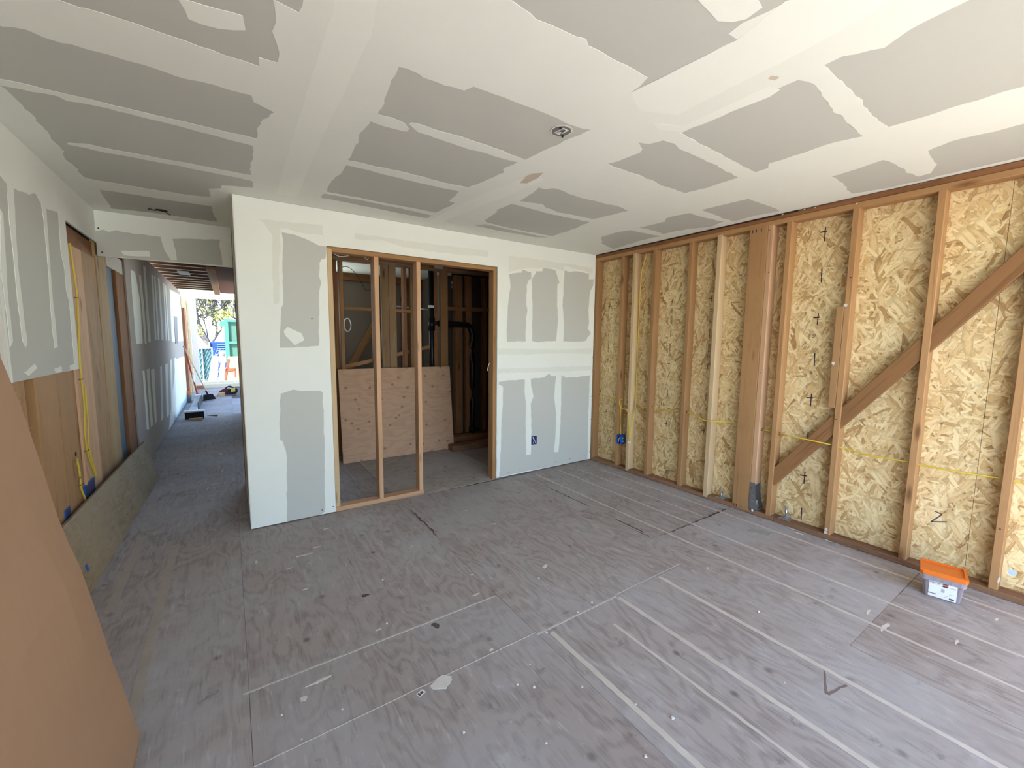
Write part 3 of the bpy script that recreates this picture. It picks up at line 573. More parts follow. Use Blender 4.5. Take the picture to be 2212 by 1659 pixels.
# nail heads and holes
for y, z in [(-1.775, 2.352), (-1.803, 2.352), (-1.842, 2.352), (-1.77, .045), (-1.79, .045), (-1.83, .05)]:
    MB().box(-.0052, -.003, y - .003, y + .003, z - .022, z + .003).build('nail_streak', M['ink'], wr)
for y, z in [(-1.905, 2.33), (-1.918, 2.0), (-1.915, 1.7), (-1.91, 1.2), (-1.912, .8), (-1.915, .42), (-1.5, 1.2), (-1.49, .4), (-.575, 1.3), (-.57, .6), (-2.45, .9), (-2.46, 1.9), (-2.87, 1.1), (-3.27, .4)]:
    MB().tube([(-.0042 if y > -1.9 else -.0042, y, z), (-.0010, y, z)], .0035, 6).build('nail_head', M['dark'], wr)
for y, z, c in [(-2.445, 1.71, 'plaster'), (-2.405, 1.30, 'plaster'), (-2.449, .05, 'plaster'), (-2.452, .075, 'plaster'), (-3.29, .10, 'plaster')]:  # last entry paints a sunlit sliver on the stud, the others are plaster
    pts = [(y + (.004 if y < -3 else .010) * math.cos(t) * (1 + .5 * noise.noise((t, y, z))), z + (.020 if y < -3 else .012) * math.sin(t)) for t in [k * .45 for k in range(14)]]
    coat('smear_and_sun_sliver', ragged(pts, .003, .01, 5), [], lambda a, b, t: (-t, a, b), M[c], wr, 0, .0015)

# layout crosses, dashes and print on the strand board
def ink(pts, mat='ink', wd=.006):
    m = MB()
    for (y0, z0), (y1, z1) in zip(pts, pts[1:]):
        d = V((y1 - y0, z1 - z0)); nrm = V((-d.y, d.x)).normalized() * wd / 2
        m.prism([(y0 - nrm.x, z0 - nrm.y), (y1 - nrm.x, z1 - nrm.y), (y1 + nrm.x, z1 + nrm.y), (y0 + nrm.x, z0 + nrm.y)], lambda a, b, t: (.0895 - t, a, b), -.0005, .0006)
    m.build('layout_mark', M[mat], wr)
def cross(y, z, s=.026, tail=0.0): ink([(y - .4 * s, z + .1 * s), (y + .9 * s, z)], wd=.009 if s > .03 else .006); ink([(y, z + s), (y, z - s - tail)], wd=.007 if s > .03 else .005)
for z, tl in [(2.262, .035), (1.635, .02), (1.024, .03), (.409, .03)]: cross(-2.251, z, .034, tl)
for z in (1.945, 1.32, .712, .10): ink([(-2.250, z + .05), (-2.253, z - .05)], wd=.0075)
for y in (-.155, -.985, -1.398):
    for z in (1.84, 1.222, .608): cross(y, z, .026)
for y in (-.155, -.985, -1.398):
    for z in (1.53, .93, 1.38): ink([(y, z + .035), (y, z - .035)], wd=.0045)
ink([(-2.985, .385), (-3.02, .375), (-2.975, .31), (-3.045, .335)], 'greyink', .007)
ink([(-.985, 2.16), (-.985, 2.10)], wd=.004); ink([(-1.398, .43), (-1.40, .36)], wd=.004); ink([(-1.40, 2.2), (-1.40, 2.13)], wd=.004)
def print_text(txt, y, z, size, rot=0, mat='greyink', fn=None, parent=None, name='printed_code'):
    c = bpy.data.curves.new(name, 'FONT'); c.body = txt; c.size = size; c.align_x = 'CENTER'; c.align_y = 'CENTER'; c.extrude = .0004
    o = bpy.data.objects.new('text_tmp', c); me = bpy.data.meshes.new_from_object(o); bpy.data.objects.remove(o)
    me.materials.clear(); me.materials.append(M[mat])
    return me
def wall_text(txt, y, z, size, rot, mat='greyink'):
    me = print_text(txt, y, z, size, mat=mat)
    Mx = Matrix(((0, 0, -1, .0885), (-1, 0, 0, y), (0, 1, 0, z), (0, 0, 0, 1))) @ Matrix.Rotation(R(rot), 4, 'Z')
    link('printed_code', me, wr, Mx)
wall_text('081/101/80', -.985, 1.70, .034, -90); wall_text('10-11-00', -.985, 1.36, .034, -90)
wall_text('01-11-10', -1.397, 1.69, .034, -90); wall_text('081/81/01', -1.40, 1.36, .034, -90)
wall_text('6', -2.235, 1.50, .045, 160); wall_text('6', -2.235, 1.22, .045, 160)
wall_text('081/101', -.155, 1.66, .026, -90); wall_text('10-11-00', -.155, 1.36, .026, -90)
wall_text('80', -1.02, .11, .05, 0); wall_text('10', -1.46, .11, .05, 0); wall_text('16', -.93, .80, .05, 10)

# ------------------------------------------------------------------ setting: left wall
wl_ = setting('wall_left')
MB().box(XL, XL - .013, -.775, .312, 1.230, H - .002).box(XL, XL - .013, .312, 1.086, 2.187, H - .002).build('drywall_panel', M['board'], wl_)
MB().box(XL, XL - .013, -4.85, -.775, 2.0, H - .002).build('drywall_panel', M['board'], wl_)
lx = lambda a, b, t: (XL + t, a, b)
coat('joint_compound', [(-.775, 1.230), (.312, 1.230), (.312, 2.187), (1.086, 2.187), (1.086, H - .002), (-4.8, H - .002), (-4.8, 2.0), (-.775, 2.0)], mm(LEFT), lx, M['mud'], wl_, 0, .0014, amp=.006)
patches('compound_stripe', mm(LPATCH), lx, M['mud'], wl_, 0, .0019, .005, 190)
MB().box(XL + .002, XL - .016, -.777, -.770, 1.228, 2.0).build('corner_bead', M['bead'], wl_)
MB().box(XL - .10, XL - .115, -4.85, 2.2, 0, H).build('outer_sheathing', M['redpanel'], wl_)
def stud_l(y, w_, z0, z1, mat, x1=-4.444, d=.089, label=None, name='stud'):
    return lumber(name, wl_, (x1 - d / 2, y, z0), (x1 - d / 2, y, z1), w_, d, (0, 1, 0), mat, label)
for y in (-4.4, -4.0, -3.5, -3.0, -2.5, -2.0, -1.6): stud_l(y, .09, .04, 2.4, M['fir'])
stud_l(-1.10, .60, .04, 2.0, M['fir']); stud_l(-.66, .20, .04, 2.4, M['fir'])
stud_l(-.475, .06, .04, 2.4, M['firdark'], -4.475, .05)
stud_l(-.265, .33, .04, 2.4, M['fir']); stud_l(.05, .28, .04, 2.4, M['fir'])
stud_l(.222, .055, .04, 2.0, M['fir'], -4.446)
stud_l(.26, .018, .04, 2.03, M['pink'], -4.436, .095, 'thin pale edge of a board beside the yellow cable')
stud_l(.49, .40, .04, 2.055, M['pink'], -4.4445, .089, 'pinkish stud behind the yellow cable')
stud_l(.885, .37, .04, 2.06, M['lstreak'], -4.447)
stud_l(1.255, .33, .04, 2.20, M['pale2'], -4.444)
lumber('header', wl_, (-4.49, -.8, 2.12), (-4.49, 1.085, 2.12), .13, .06, (0, 0, 1), M['firdark'])
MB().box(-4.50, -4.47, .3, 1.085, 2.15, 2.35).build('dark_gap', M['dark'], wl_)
# framing of the side doorway past the header
MB().box(-4.47, -4.50, 1.42, 1.80, .0, 2.06).build('daylight_strip', M['bluegrey'], wl_, label='blue grey strip painted as daylight in the dark gap')  # panel coloured like bluish daylight coming through the door gap
lumber('door_frame', wl_, (-4.490, 1.975, .0), (-4.490, 1.975, 2.06), .36, .09, (0, 1, 0), M['firdark'], 'dark brown door frame board')
MB().add([(-4.447, 1.42, 2.20), (-4.447, 2.17, 2.20), (-4.447, 2.17, 2.06), (-4.447, 1.50, 2.06), (-4.51, 1.42, 2.20), (-4.51, 2.17, 2.20), (-4.51, 2.17, 2.06), (-4.51, 1.50, 2.06)],
         [(0, 1, 2, 3), (7, 6, 5, 4), (0, 4, 5, 1), (2, 6, 7, 3), (3, 7, 4, 0), (1, 5, 6, 2)]).build('plaster_remnant', M['plaster'], wl_)
lumber('bottom_plate', wl_, (-4.49, -4.85, .02), (-4.49, 2.17, .02), .038, .09, (0, 0, 1), M['plate'])
# hall drywall, brown paper with pale compound stripes
MB().box(XL, XL - .013, 2.165, 8.22, .012, H).build('drywall_panel', M['boardhall'], wl_, label='brown grey hall plasterboard with pale vertical stripes')
MB().box(XL - .013, XL - .10, 2.165, 8.22, 0, H).build('outer_sheathing', M['firdark'], wl_)
patches('compound_stripe', mm(HALL[:13] + HALL[14:]), lx, M['mud'], wl_, 0, .0022, .006, 210)
coat('joint_compound', [(4.6, .02), (8.2, .02), (8.2, 1.03), (6.4, 1.03)], [], lx, M['mudthin'], wl_, 0, .0012)
coat('joint_compound', [(5.9, 1.36), (8.2, 1.36), (8.2, 2.36), (7.4, 2.34), (6.2, 2.3)], [], lx, M['mudthin'], wl_, 0, .0012)
for i, (y, w_) in enumerate([(6.9, .16), (7.35, .14), (7.75, .16)]):
    coat('compound_stripe', ragged([(y, .03), (y + w_, .03), (y + w_, 1.03), (y, 1.03)], .01, .05, i), [], lx, M['mud'], wl_, 0, .0018)
MB().box(XL + .004, XL - .10, 8.222, 8.30, 0, 2.33).build('end_stud', M['firdark'], wl_, label='dark red brown stud edge at the end of the hall wall')

# rear wall behind the viewpoint with the wide opening the daylight comes through
wre = setting('wall_rear')
for x0, x1, z0, z1 in [(-4.55, -4.25, 0, H), (-.08, .1, 0, H), (-4.25, -.08, 2.37, H)]:
    MB().box(x0, x1, -4.85, -4.75, z0, z1).build('drywall_panel', M['board'], wre)
# hall roof framing
hr_ = setting('ceiling_hall')
M['joist'] = m_lumber('shaded_joist', (.10, .048, .025, 1), (.055, .026, .013, 1), .3, .3)  # darkened wood, shade on the joist sides is put into the colour
y = 1.35
while y < 8.2:
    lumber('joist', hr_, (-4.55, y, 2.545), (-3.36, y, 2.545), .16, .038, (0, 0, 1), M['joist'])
    MB().box(-4.55, -3.78, y - .019, y + .019, 2.460, 2.4645).build('lit_joist_edge', M['cream'], hr_); y += .405  # cream strip paints the light caught on the joist's lower edge
lumber('beam', hr_, (-3.755, 3.9, 2.43), (-3.755, 8.28, 2.43), .035, .11, (0, 0, 1), M['fir'], 'lighter beam running along the hall under the joists')
MB().box(-3.70, -3.36, 3.8, 8.25, 2.455, 2.464).build('sheathing', M['redpanel'], hr_)
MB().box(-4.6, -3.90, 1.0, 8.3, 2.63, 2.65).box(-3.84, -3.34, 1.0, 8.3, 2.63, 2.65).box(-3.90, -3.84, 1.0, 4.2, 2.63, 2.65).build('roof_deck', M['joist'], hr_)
MB().box(-4.7, .2, -4.9, 3.6, 2.67, 2.72).build('sun_block_slab', M['joist'], hr_)  # unseen slab added over the roof to stop sun leaking through gaps
MB().box(-4.20, -4.06, 4.75, 5.15, 2.452, 2.463).build('label_board', M['trimwhite'], hr_, label='white card fixed between the joists')


# ------------------------------------------------------------------ setting: old stud wall behind the opening, and the room beyond
wc = setting('wall_closet')
Y0 = 1.60
def stud_c(x0, w_, z0, z1, mat, y=Y0, d=.089, label=None):
    return lumber('stud', wc, (x0 + w_ / 2, y + d / 2, z0), (x0 + w_ / 2, y + d / 2, z1), w_, d, (1, 0, 0), mat, label)
lumber('top_plate', wc, (-3.45, Y0 + .045, 2.364), (.08, Y0 + .045, 2.364), .04, .09, (0, 0, 1), M['oldpaint'])
lumber('top_plate', wc, (-3.45, Y0 + .048, 2.408), (.08, Y0 + .048, 2.408), .045, .09, (0, 0, 1), M['firdark'])
stud_c(-2.66, .06, .0, 2.345, M['firdark']); stud_c(-2.575, .05, .0, 2.345, M['firdark'], 1.62)
stud_c(-2.501, .040, .0, 2.345, M['fir2'], label='old stud with plaster specks left of the paired boards')
stud_c(-2.12, .040, .0, 2.345, M['firdark'])
stud_c(-2.020, .089, .0, 2.345, M['oldpaint'], Y0 - .004, .045, 'left board of the plaster stained pair')
stud_c(-1.928, .090, .0, 2.345, M['oldpaint'], Y0 - .002, .045, 'right board of the plaster stained pair')
stud_c(-1.72, .04, .0, 2.345, M['firdark'], 1.66)
stud_c(-1.652, .110, .0, 2.345, M['fir2'], Y0, .06)
stud_c(-1.300 + .01, .05, .0, 2.345, M['firdark'], 1.70)
stud_c(-1.232, .100, .0, 2.345, M['fir2'], Y0, .06, 'broad old stud to the right of the black vent pipe')
for a, b in [(-2.461, -2.12), (-1.838, -1.652)]:
    lumber('blocking', wc, (a, Y0 + .03, 1.80), (b, Y0 + .03, 1.80), .038, .06, (0, 0, 1), M['fir2'])
lumber('blocking', wc, (-1.13, Y0 + .20, 1.87), (-.13, Y0 + .20, 1.89), .05, .07, (0, 0, 1), M['firdark'])
stud_c(-.935, .110, .09, 2.34, M['firdark'], 1.77); stud_c(-.765, .10, .09, 2.34, M['firdark'], 1.79, .05); stud_c(-.48, .05, .09, 2.34, M['firdark'], 1.77)
stud_c(-.37, .05, .09, 2.34, M['firdark'], 1.74); stud_c(-.24, .11, .0, 2.34, M['firdark'], 1.62)
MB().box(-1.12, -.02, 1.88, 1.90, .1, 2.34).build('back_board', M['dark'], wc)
lumber('bottom_plate', wc, (-1.27, 1.26, .039), (-.02, 1.24, .039), .078, .14, (0, 0, 1), M['plate'])
lumber('bottom_plate', wc, (-1.15, 1.66, .045), (.05, 1.70, .045), .085, .14, (0, 0, 1), M['firdark'])
lumber('bottom_plate', wc, (-3.4, 1.65, .02), (-1.15, 1.65, .02), .038, .09, (0, 0, 1), M['plate'])
a_, b_ = V((-2.52, 1.715, 1.085)), V((-1.36, 1.715, 1.345))
lumber('sloping_batten', wc, a_, b_, .045, .022, (0, 0, 1), M['fir2'], 'sloping batten behind the old studs')
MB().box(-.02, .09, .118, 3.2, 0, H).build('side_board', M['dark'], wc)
# far room
wf = setting('wall_far')
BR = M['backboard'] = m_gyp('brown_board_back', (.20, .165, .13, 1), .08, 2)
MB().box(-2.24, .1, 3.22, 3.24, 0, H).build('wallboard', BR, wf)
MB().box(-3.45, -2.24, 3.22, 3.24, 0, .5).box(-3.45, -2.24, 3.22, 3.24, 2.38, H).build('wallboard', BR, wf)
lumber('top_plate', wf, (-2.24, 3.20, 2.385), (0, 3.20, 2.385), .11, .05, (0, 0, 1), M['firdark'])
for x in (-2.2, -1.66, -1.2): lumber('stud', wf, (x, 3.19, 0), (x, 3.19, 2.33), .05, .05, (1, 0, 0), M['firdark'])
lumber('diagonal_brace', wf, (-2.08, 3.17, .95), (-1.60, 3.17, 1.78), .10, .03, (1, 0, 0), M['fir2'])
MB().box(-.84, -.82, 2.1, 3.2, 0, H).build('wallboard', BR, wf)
MB().box(-3.39, -3.35, 3.24, 5.9, 0, 2.62).build('added_side_wall', BR, wf)  # unseen wall, added and cut short to steer daylight onto the hall drywall
win = setting('added_window', 'added unseen window opening that lets light into the far room')  # unseen window, added so daylight reaches the far room's ceiling
for x0, x1, z0, z1 in [(-3.36, -3.31, .5, 2.38), (-2.29, -2.24, .5, 2.38), (-3.31, -2.29, .5, .55), (-3.31, -2.29, 2.33, 2.38)]:
    MB().box(x0, x1, 3.16, 3.26, z0, z1).build('added_window_frame', M['fir2'], win)

# ------------------------------------------------------------------ things in and behind the opening
t = thing('plywood_sheet', (-1.9, 1.42, 0), 'large knotty pinkish plywood sheet leaning on the old studs', 'plywood')
th = math.atan2(.125, 1.08)
me = MB().box(-.70, .70, -.006, .006, 0, 1.093)
o = me.build('panel', M['ply'], t, local=True)
o.matrix_basis = Matrix.Translation((.03, -.045, .004)) @ Matrix.Rotation(R(-.8), 4, 'Z') @ Matrix.Rotation(-th, 4, 'X')
pp = [(-1.31, 1.735, 0.06), (-1.31, 1.735, 2.42)]
t = thing('vent_pipe', (-1.31, 1.735, 0), 'black plastic vent pipe standing between the old studs', 'pipe')
MB().tube(pp, .040, 14).build('stack', M['abs'], t, smooth=True)
MB().tube([(-1.31, 1.735, 1.865), (-1.31, 1.735, 1.90)], .0435, 14).build('white_band', M['white'], t, smooth=True, label='white printed band on the black pipe')
MB().tube([(-1.31, 1.735, 1.56), (-1.31, 1.735, 1.74)], .050, 14).build('tee_fitting', M['abs'], t, smooth=True)
br_ = curve_pts([(-1.30, 1.735, 1.665), (-1.10, 1.725, 1.66), (-.86, 1.715, 1.655), (-.76, 1.71, 1.64), (-.715, 1.705, 1.56), (-.705, 1.70, 1.45), (-.705, 1.70, .8), (-.705, 1.70, .12)], 5)
MB().tube(br_, .041, 12).build('branch', M['abs'], t, smooth=True)
MB().tube([(-.705, 1.70, .10), (-.705, 1.70, .18)], .05, 12).build('coupling', M['abs'], t, smooth=True)
tag(MB().box(-1.325, -1.205, 1.585, 1.597, 2.368, 2.438).build('drywall_scrap', M['scrapgrey']), 'grey plasterboard scrap over the top of the black pipe', 'scrap')
t = tag(MB().tube([(-1.9, 2.02, 1.895), (-1.22, 2.02, 1.862)], .010, 8).build('water_pipe', M['white']), 'thin white pipe crossing behind the black vent pipe', 'pipe')
tag(MB().tube(curve_pts([(-2.46, 1.9, 2.27), (-2.36, 1.95, 2.33), (-2.26, 2.0, 2.31), (-2.16, 2.0, 2.18), (-2.10, 2.0, 2.07), (-2.03, 2.0, 2.08)]), .004, 5).build('hanging_cable', M['dark']), 'thin dark cable drooping across the lit gap', 'cable')
tag(MB().tube(curve_pts([(-2.03, 1.95, 2.36), (-2.0, 1.97, 2.25), (-1.95, 1.98, 2.15)]), .0035, 5).build('hanging_cable', M['dark']), 'short dark cable end right of the drooping one', 'cable')
cl = [(-2.11 + .055 * math.cos(k * .5) * (1 - k * .004), 3.05 - .002 * k, 1.65 + .10 * math.sin(k * .5)) for k in range(40)]
tag(MB().tube(cl, .004, 5).build('cable_coil', M['white']), 'small white cable coil hanging behind the left stud', 'cable')
MBp = MB(); rr = random.Random(3)
for i in range(16):
    x, z = -.99 + rr.random() * .17, 2.20 + rr.random() * .12
    MBp.add([(x, 1.86 + rr.random() * .05, z), (x + .05, 1.86 + rr.random() * .05, z - .02), (x + .03, 1.85, z - .05), (x - .01, 1.87, z - .03)], [(0, 1, 2), (0, 2, 3)])
tag(MBp.build('torn_paper', M['scrapgrey']), 'torn pale paper hanging under the ceiling right of the pipe', 'paper')
tag(MB().tube(curve_pts([(-1.41, .085, 1.13), (-1.40, .08, 1.19), (-1.385, .075, 1.205), (-1.372, .075, 1.17), (-1.37, .08, 1.12)]), .004, 5).build('wire_loop', M['white']), 'white wire loop sticking out at the right jamb', 'wire')
for p in [[(-2.86, .14, 2.15), (-2.80, .16, 2.125), (-2.72, .17, 2.14)], [(-2.62, .12, 2.15), (-2.585, .11, 2.115), (-2.575, .10, 2.14)]]:
    tag(MB().tube(curve_pts(p), .003, 5).build('wire_end', M['white']), 'pale wire end hanging from the header' + (' at its left corner' if p[0][0] < -2.8 else ' beside the first stud'), 'wire')

# ------------------------------------------------------------------ electrical
def recessed(name, cy): pass
t = thing('outlet_box', (-.863, 0, .30), 'dark blue outlet box cut into the back wall plasterboard', 'outlet box')
m = MB().box(-.898, -.830, -.0022, -.0018, .308, .396)
m.build('opening', M['navy'], t)
MB().box(-.901, -.897, -.003, 0, .304, .40).box(-.831, -.827, -.003, 0, .304, .40).box(-.901, -.827, -.003, 0, .396, .40).box(-.901, -.827, -.003, 0, .304, .308).build('box_rim', M['bluebox'], t)
MB().tube([(-.885, -.006, .39), (-.872, -.012, .35), (-.882, -.008, .318)], .003, 5).tube([(-.880, -.006, .39), (-.862, -.012, .35), (-.848, -.006, .32)], .003, 5).build('wires', M['white'], t)
t = thing('outlet_box', (.03, -.455, .29), 'bright blue outlet box nailed beside a right wall stud', 'outlet box')
x0, x1, ya, yb, z0, z1 = -.018, .062, -.427, -.480, .295, .398
MB().box(x0, x1, ya, ya - .003, z0, z1).box(x0, x1, yb, yb + .003, z0, z1).box(x0, x1, ya, yb, z0, z0 + .003).box(x0, x1, ya, yb, z1 - .003, z1).box(x1 - .003, x1, ya, yb, z0, z1).build('box_body', M['bluebox'], t)
MB().tube([(.0, -.44, .31), (-.01, -.452, .35), (.0, -.462, .38)], .003, 5).build('wire', M['white'], t)
MB().tube([(.01, -.445, .33), (-.005, -.452, .36), (.01, -.447, .385)], .003, 5).build('wire', M['red'], t, label='red wire')
MB().box(.010, .040, yb - .0005, yb - .0015, .32, .365).build('sticker', M['white'], t)
MB().box(.016, .034, yb - .0015, yb - .0025, .328, .357).build('sticker_print', M['dark'], t)
def cable(name, pts, label, r=.0055, n=6, parts=()):
    t = thing(name, pts[0], label, 'cable')
    MB().tube(curve_pts(pts, 6), r, 6).build('sheath', M['yellow'], t, smooth=True)
    return t
t = cable('yellow_cable', [(.03, -.70, 2.35), (.02, -.67, 2.25), (.02, -.645, 2.1), (.05, -.615, 1.7), (.06, -.605, 1.2), (.055, -.61, .95), (.04, -.625, .78), (-.01, -.655, .66), (-.04, -.645, .52), (-.045, -.64, .372)], 'yellow cable hanging loose down the pale stud near the corner')
for dy in (-.006, .008):
    MB().tube([(-.045, -.632 + dy, .372), (-.05, -.632 + dy * 1.6, .34)], .006, 6).build('stripped_end', M['white'], t)
cable('yellow_cable', [(.05, -.428, .80), (.0, -.435, .78), (-.012, -.45, .735), (-.016, -.48, .705), (-.030, -.54, .700), (-.032, -.58, .69), (-.040, -.605, .62), (-.046, -.625, .37)], 'yellow cable crossing the first pale stud and dropping to a cut end')
cable('yellow_cable', [(.05, -.425, .755), (.03, -.430, .70), (.025, -.432, .55), (.03, -.436, .47), (.02, -.452, .398)], 'yellow cable stapled down a stud into the blue box')
cable('yellow_cable', [(.05, -.64, .71), (.04, -.70, .735), (.045, -.80, .76), (.045, -.84, .765), (.04, -1.0, .758), (.045, -1.2, .765), (.045, -1.24, .77), (.02, -1.33, .762), (-.018, -1.44, .735), (-.020, -1.53, .733), (.03, -1.64, .74), (.05, -1.76, .742)], 'yellow cable running through the studs between corner and wide post')
cable('yellow_cable', [(.05, -1.90, .725), (.045, -2.0, .722), (.04, -2.06, .716), (.0, -2.15, .722), (-.004, -2.33, .716), (.02, -2.44, .705), (.04, -2.50, .692), (.035, -2.66, .678), (.04, -2.86, .679), (.04, -2.92, .676), (.035, -3.08, .676), (.045, -3.25, .682), (.045, -3.31, .678), (.04, -3.45, .676), (.05, -3.7, .68)], 'yellow cable running from the wide post through the near studs')
cable('yellow_cable', [(.08, -.03, .83), (.07, -.12, .80), (.06, -.25, .79), (.06, -.385, .755)], 'yellow cable in the bay beside the corner stud')
for y, x in [(-.41, .0), (-.842, .0), (-1.243, .0), (-1.948, .02), (-2.068, .0)]:
    pass
def staple(name, y, x, z, label): pass
# knockouts where cables pass the studs
for y, z in [(-.842, .765), (-1.242, .77), (-1.9345, .724), (-2.067, .715)]:
    MB().tube([(.045, y, z), (.045, y - .0012, z)], .011, 10).build('drilled_hole', M['black_gap'], wr)
# left wall
cable('yellow_cable', [(-4.425, .345, 2.05), (-4.424, .36, 1.9), (-4.424, .385, 1.72), (-4.424, .335, 1.45), (-4.424, .30, 1.2), (-4.424, .305, 1.0), (-4.424, .26, .8), (-4.424, .28, .66), (-4.424, .36, .54), (-4.424, .43, .45)], 'yellow cable stapled down the pinkish stud by the hall', .006)
cable('yellow_cable', [(-4.42, .35, 1.10), (-4.418, .33, 1.0), (-4.42, .335, .85), (-4.42, .30, .72), (-4.42, .33, .62), (-4.42, .40, .50), (-4.424, .42, .45)], 'second yellow cable beside the first above the blue box', .005)
cable('yellow_cable', [(-4.47, .10, .68), (-4.435, .09, .665), (-4.43, .07, .66), (-4.43, .095, .55), (-4.43, .09, .48), (-4.43, .14, .40), (-4.43, .17, .34)], 'short yellow cable coming out of a drilled hole low on the left wall', .006)
MB().tube([(-4.4445, .115, .695), (-4.4425, .115, .695)], .016, 12).build('drilled_hole', M['black_gap'], wl_)
for y, z in [(.375, 1.70), (.30, 1.16), (.275, .68), (.09, .50)]:
    tag(MB().tube([(-4.436, y - .02, z - .004), (-4.417, y - .01, z), (-4.417, y + .012, z + .002), (-4.436, y + .02, z + .004)], .0018, 5).build('cable_staple', M['dark']),
        {1.70: 'cable staple highest on the left wall cable', 1.16: 'cable staple level with the plasterboard edge', .68: 'cable staple just above the blue box', .50: 'cable staple on the short lower cable'}[z], 'staple')
t = thing('outlet_box', (-4.43, .31, .40), 'blue outlet box by the hall above the leaning board', 'outlet box')
MB().box(-4.436, -4.50, .205, .445, .30, .452).build('box_body', M['bluebox'], t)
MB().box(-4.4358, -4.4345, .215, .435, .31, .445).build('box_inside', M['navy'], t)
t = thing('outlet_box', (-4.43, -.14, .38), 'blue outlet box half hidden near the cardboard edge', 'outlet box')
MB().box(-4.438, -4.50, -.20, -.11, .32, .43).build('box_body', M['bluebox'], t)
MB().box(-4.4378, -4.4368, -.195, -.115, .33, .425).build('box_inside', M['navy'], t)

# ceiling boxes
t = thing('ceiling_box', (-2.232, -1.985, H), 'round grey ceiling box cover with a paper label', 'ceiling box')
MB().tube([(-2.232, -1.985, H - .001), (-2.232, -1.985, H - .0024)], .054, 20).build('cut_edge', M['bead'], t)
oc = [(-2.232 + .048 * math.cos(R(22.5 + 45 * k)), -1.985 + .048 * math.sin(R(22.5 + 45 * k))) for k in range(8)]
MB().prism(oc, lambda a, b, z: (a, b, z), H - .004, H - .0024).build('cover', M['greymetal'], t)
for dx, dy in [(.03, .027), (-.030, -.028)]:
    MB().tube([(-2.232 + dx, -1.985 + dy, H - .004), (-2.232 + dx, -1.985 + dy, H - .012)], .005, 8).build('screw', M['black'], t)
ang = R(6)
def lab(dx0, dx1, dy0, dy1, z0, z1, m):
    P = [(dx0, dy0), (dx1, dy0), (dx1, dy1), (dx0, dy1)]
    return MB().prism([(-2.232 + a * math.cos(ang) - b * math.sin(ang), -1.985 + a * math.sin(ang) + b * math.cos(ang)) for a, b in P], lambda a, b, z: (a, b, z), z0, z1)
lab(-.019, .019, -.030, .030, H - .0048, H - .004, 0).build('paper_label', M['white'], t)
lab(-.004, .010, -.022, .004, H - .0053, H - .0048, 0).build('barcode', M['greyink'], t)
for k in range(4): lab(-.015 + k * .003, -.0137 + k * .003, -.026, .026 - .01 * (k % 2), H - .0053, H - .0048, 0).build('print_line', M['greymetal'], t)
lab(.012, .017, .010, .022, H - .0053, H - .0048, 0).build('logo', M['dark'], t)
t = thing('ceiling_hole', (-3.985, .79, H), 'small rough wire hole in the ceiling before the hall', 'hole')
hp = [(-3.985 + (.040 if abs(math.cos(k * .5)) > .6 else .03) * math.cos(k * .5), .79 + .035 * math.sin(k * .5)) for k in range(13)]
MB().prism(hp, lambda a, b, z: (a, b, z), H - .0022, H - .0006).build('dark_opening', M['black_gap'], t)
MB().tube(curve_pts([(-4.0, .79, H - .002), (-4.03, .77, H - .012), (-4.05, .76, H - .008), (-4.06, .74, H - .022)]), .004, 5).tube(curve_pts([(-3.97, .80, H - .002), (-3.95, .82, H - .012), (-3.935, .84, H - .02)]), .003, 5).build('wires', M['dark'], t)

# ------------------------------------------------------------------ steelwork on the right wall
t = thing('holdown_bracket', (.0, -1.91, .038), 'dark galvanised holdown bracket at the foot of the wide post', 'bracket')
def flange(x): 
    P = [(-1.894, .275), (-1.934, .275), (-1.938, .20), (-1.947, .14), (-1.962, .085), (-1.968, .055), (-1.955, .046), (-1.905, .046), (-1.894, .06)]
    return MB().prism(P, lambda a, b, tt: (x + tt, a, b), 0, .0032)
M['bracket'] = m_plain('bracket_steel', (.17, .165, .16, 1), .5, .25)
flange(-.008).build('front_flange', M['bracket'], t)
flange(.078).build('rear_flange', M['bracket'], t)
MB().box(-.005, .080, -1.892, -1.895, .046, .275).build('back_plate', M['bracket'], t)
MB().box(-.005, .080, -1.894, -1.966, .046, .058).build('seat', M['bracket'], t)
MB().tube([(.04, -1.935, .02), (.04, -1.935, .12)], .008, 10).build('threaded_rod', M['bolt'], t)
MB().tube([(.04, -1.935, .060), (.04, -1.935, .085)], .018, 6).build('nut', M['bolt'], t)
MB().tube([(-.0082, -1.908, .225), (-.0092, -1.908, .225)], .005, 10).build('nail_hole', M['black'], t)
for z, l in [(.16, .02), (.115, .012)]:
    MB().box(-.0092, -.008, -1.915, -1.915 - l, z, z + .006).build('stamped_mark', M['steel'], t)
MB().tube([(-.004, -1.925, .028), (-.004, -1.925, .046)], .008, 8).build('pin', M['white'], t)
tag(MB().box(.03, .085, -1.748, -1.752, .04, .21).box(.082, .086, -1.748, -1.69, .04, .10).build('post_strap', M['steel']), 'narrow grey steel strap along the far side of the post foot', 'strap')
def anchor(y, x, h, label):
    t = thing('anchor_bolt', (x, y, .038), label, 'anchor bolt')
    MB().box(x - .038, x + .038, y - .038, y + .038, .038, .044).build('square_washer', M['steel'], t)
    MB().tube([(x, y, .044), (x, y, .044 + h)], .0085, 12).build('rod', M['bolt'], t, smooth=True)
    MB().tube([(x, y, .036 + h), (x, y, .052 + h)], .0135, 8).build('rod_end', M['bolt'], t)
    MB().tube([(x, y, .044), (x, y, .056)], .016, 6).build('nut', M['bolt'], t)
anchor(-2.162, .042, .085, 'tall anchor bolt with square washer right of the holdown bracket')
anchor(-1.628, .045, .05, 'short anchor bolt with square washer left of the wide post')

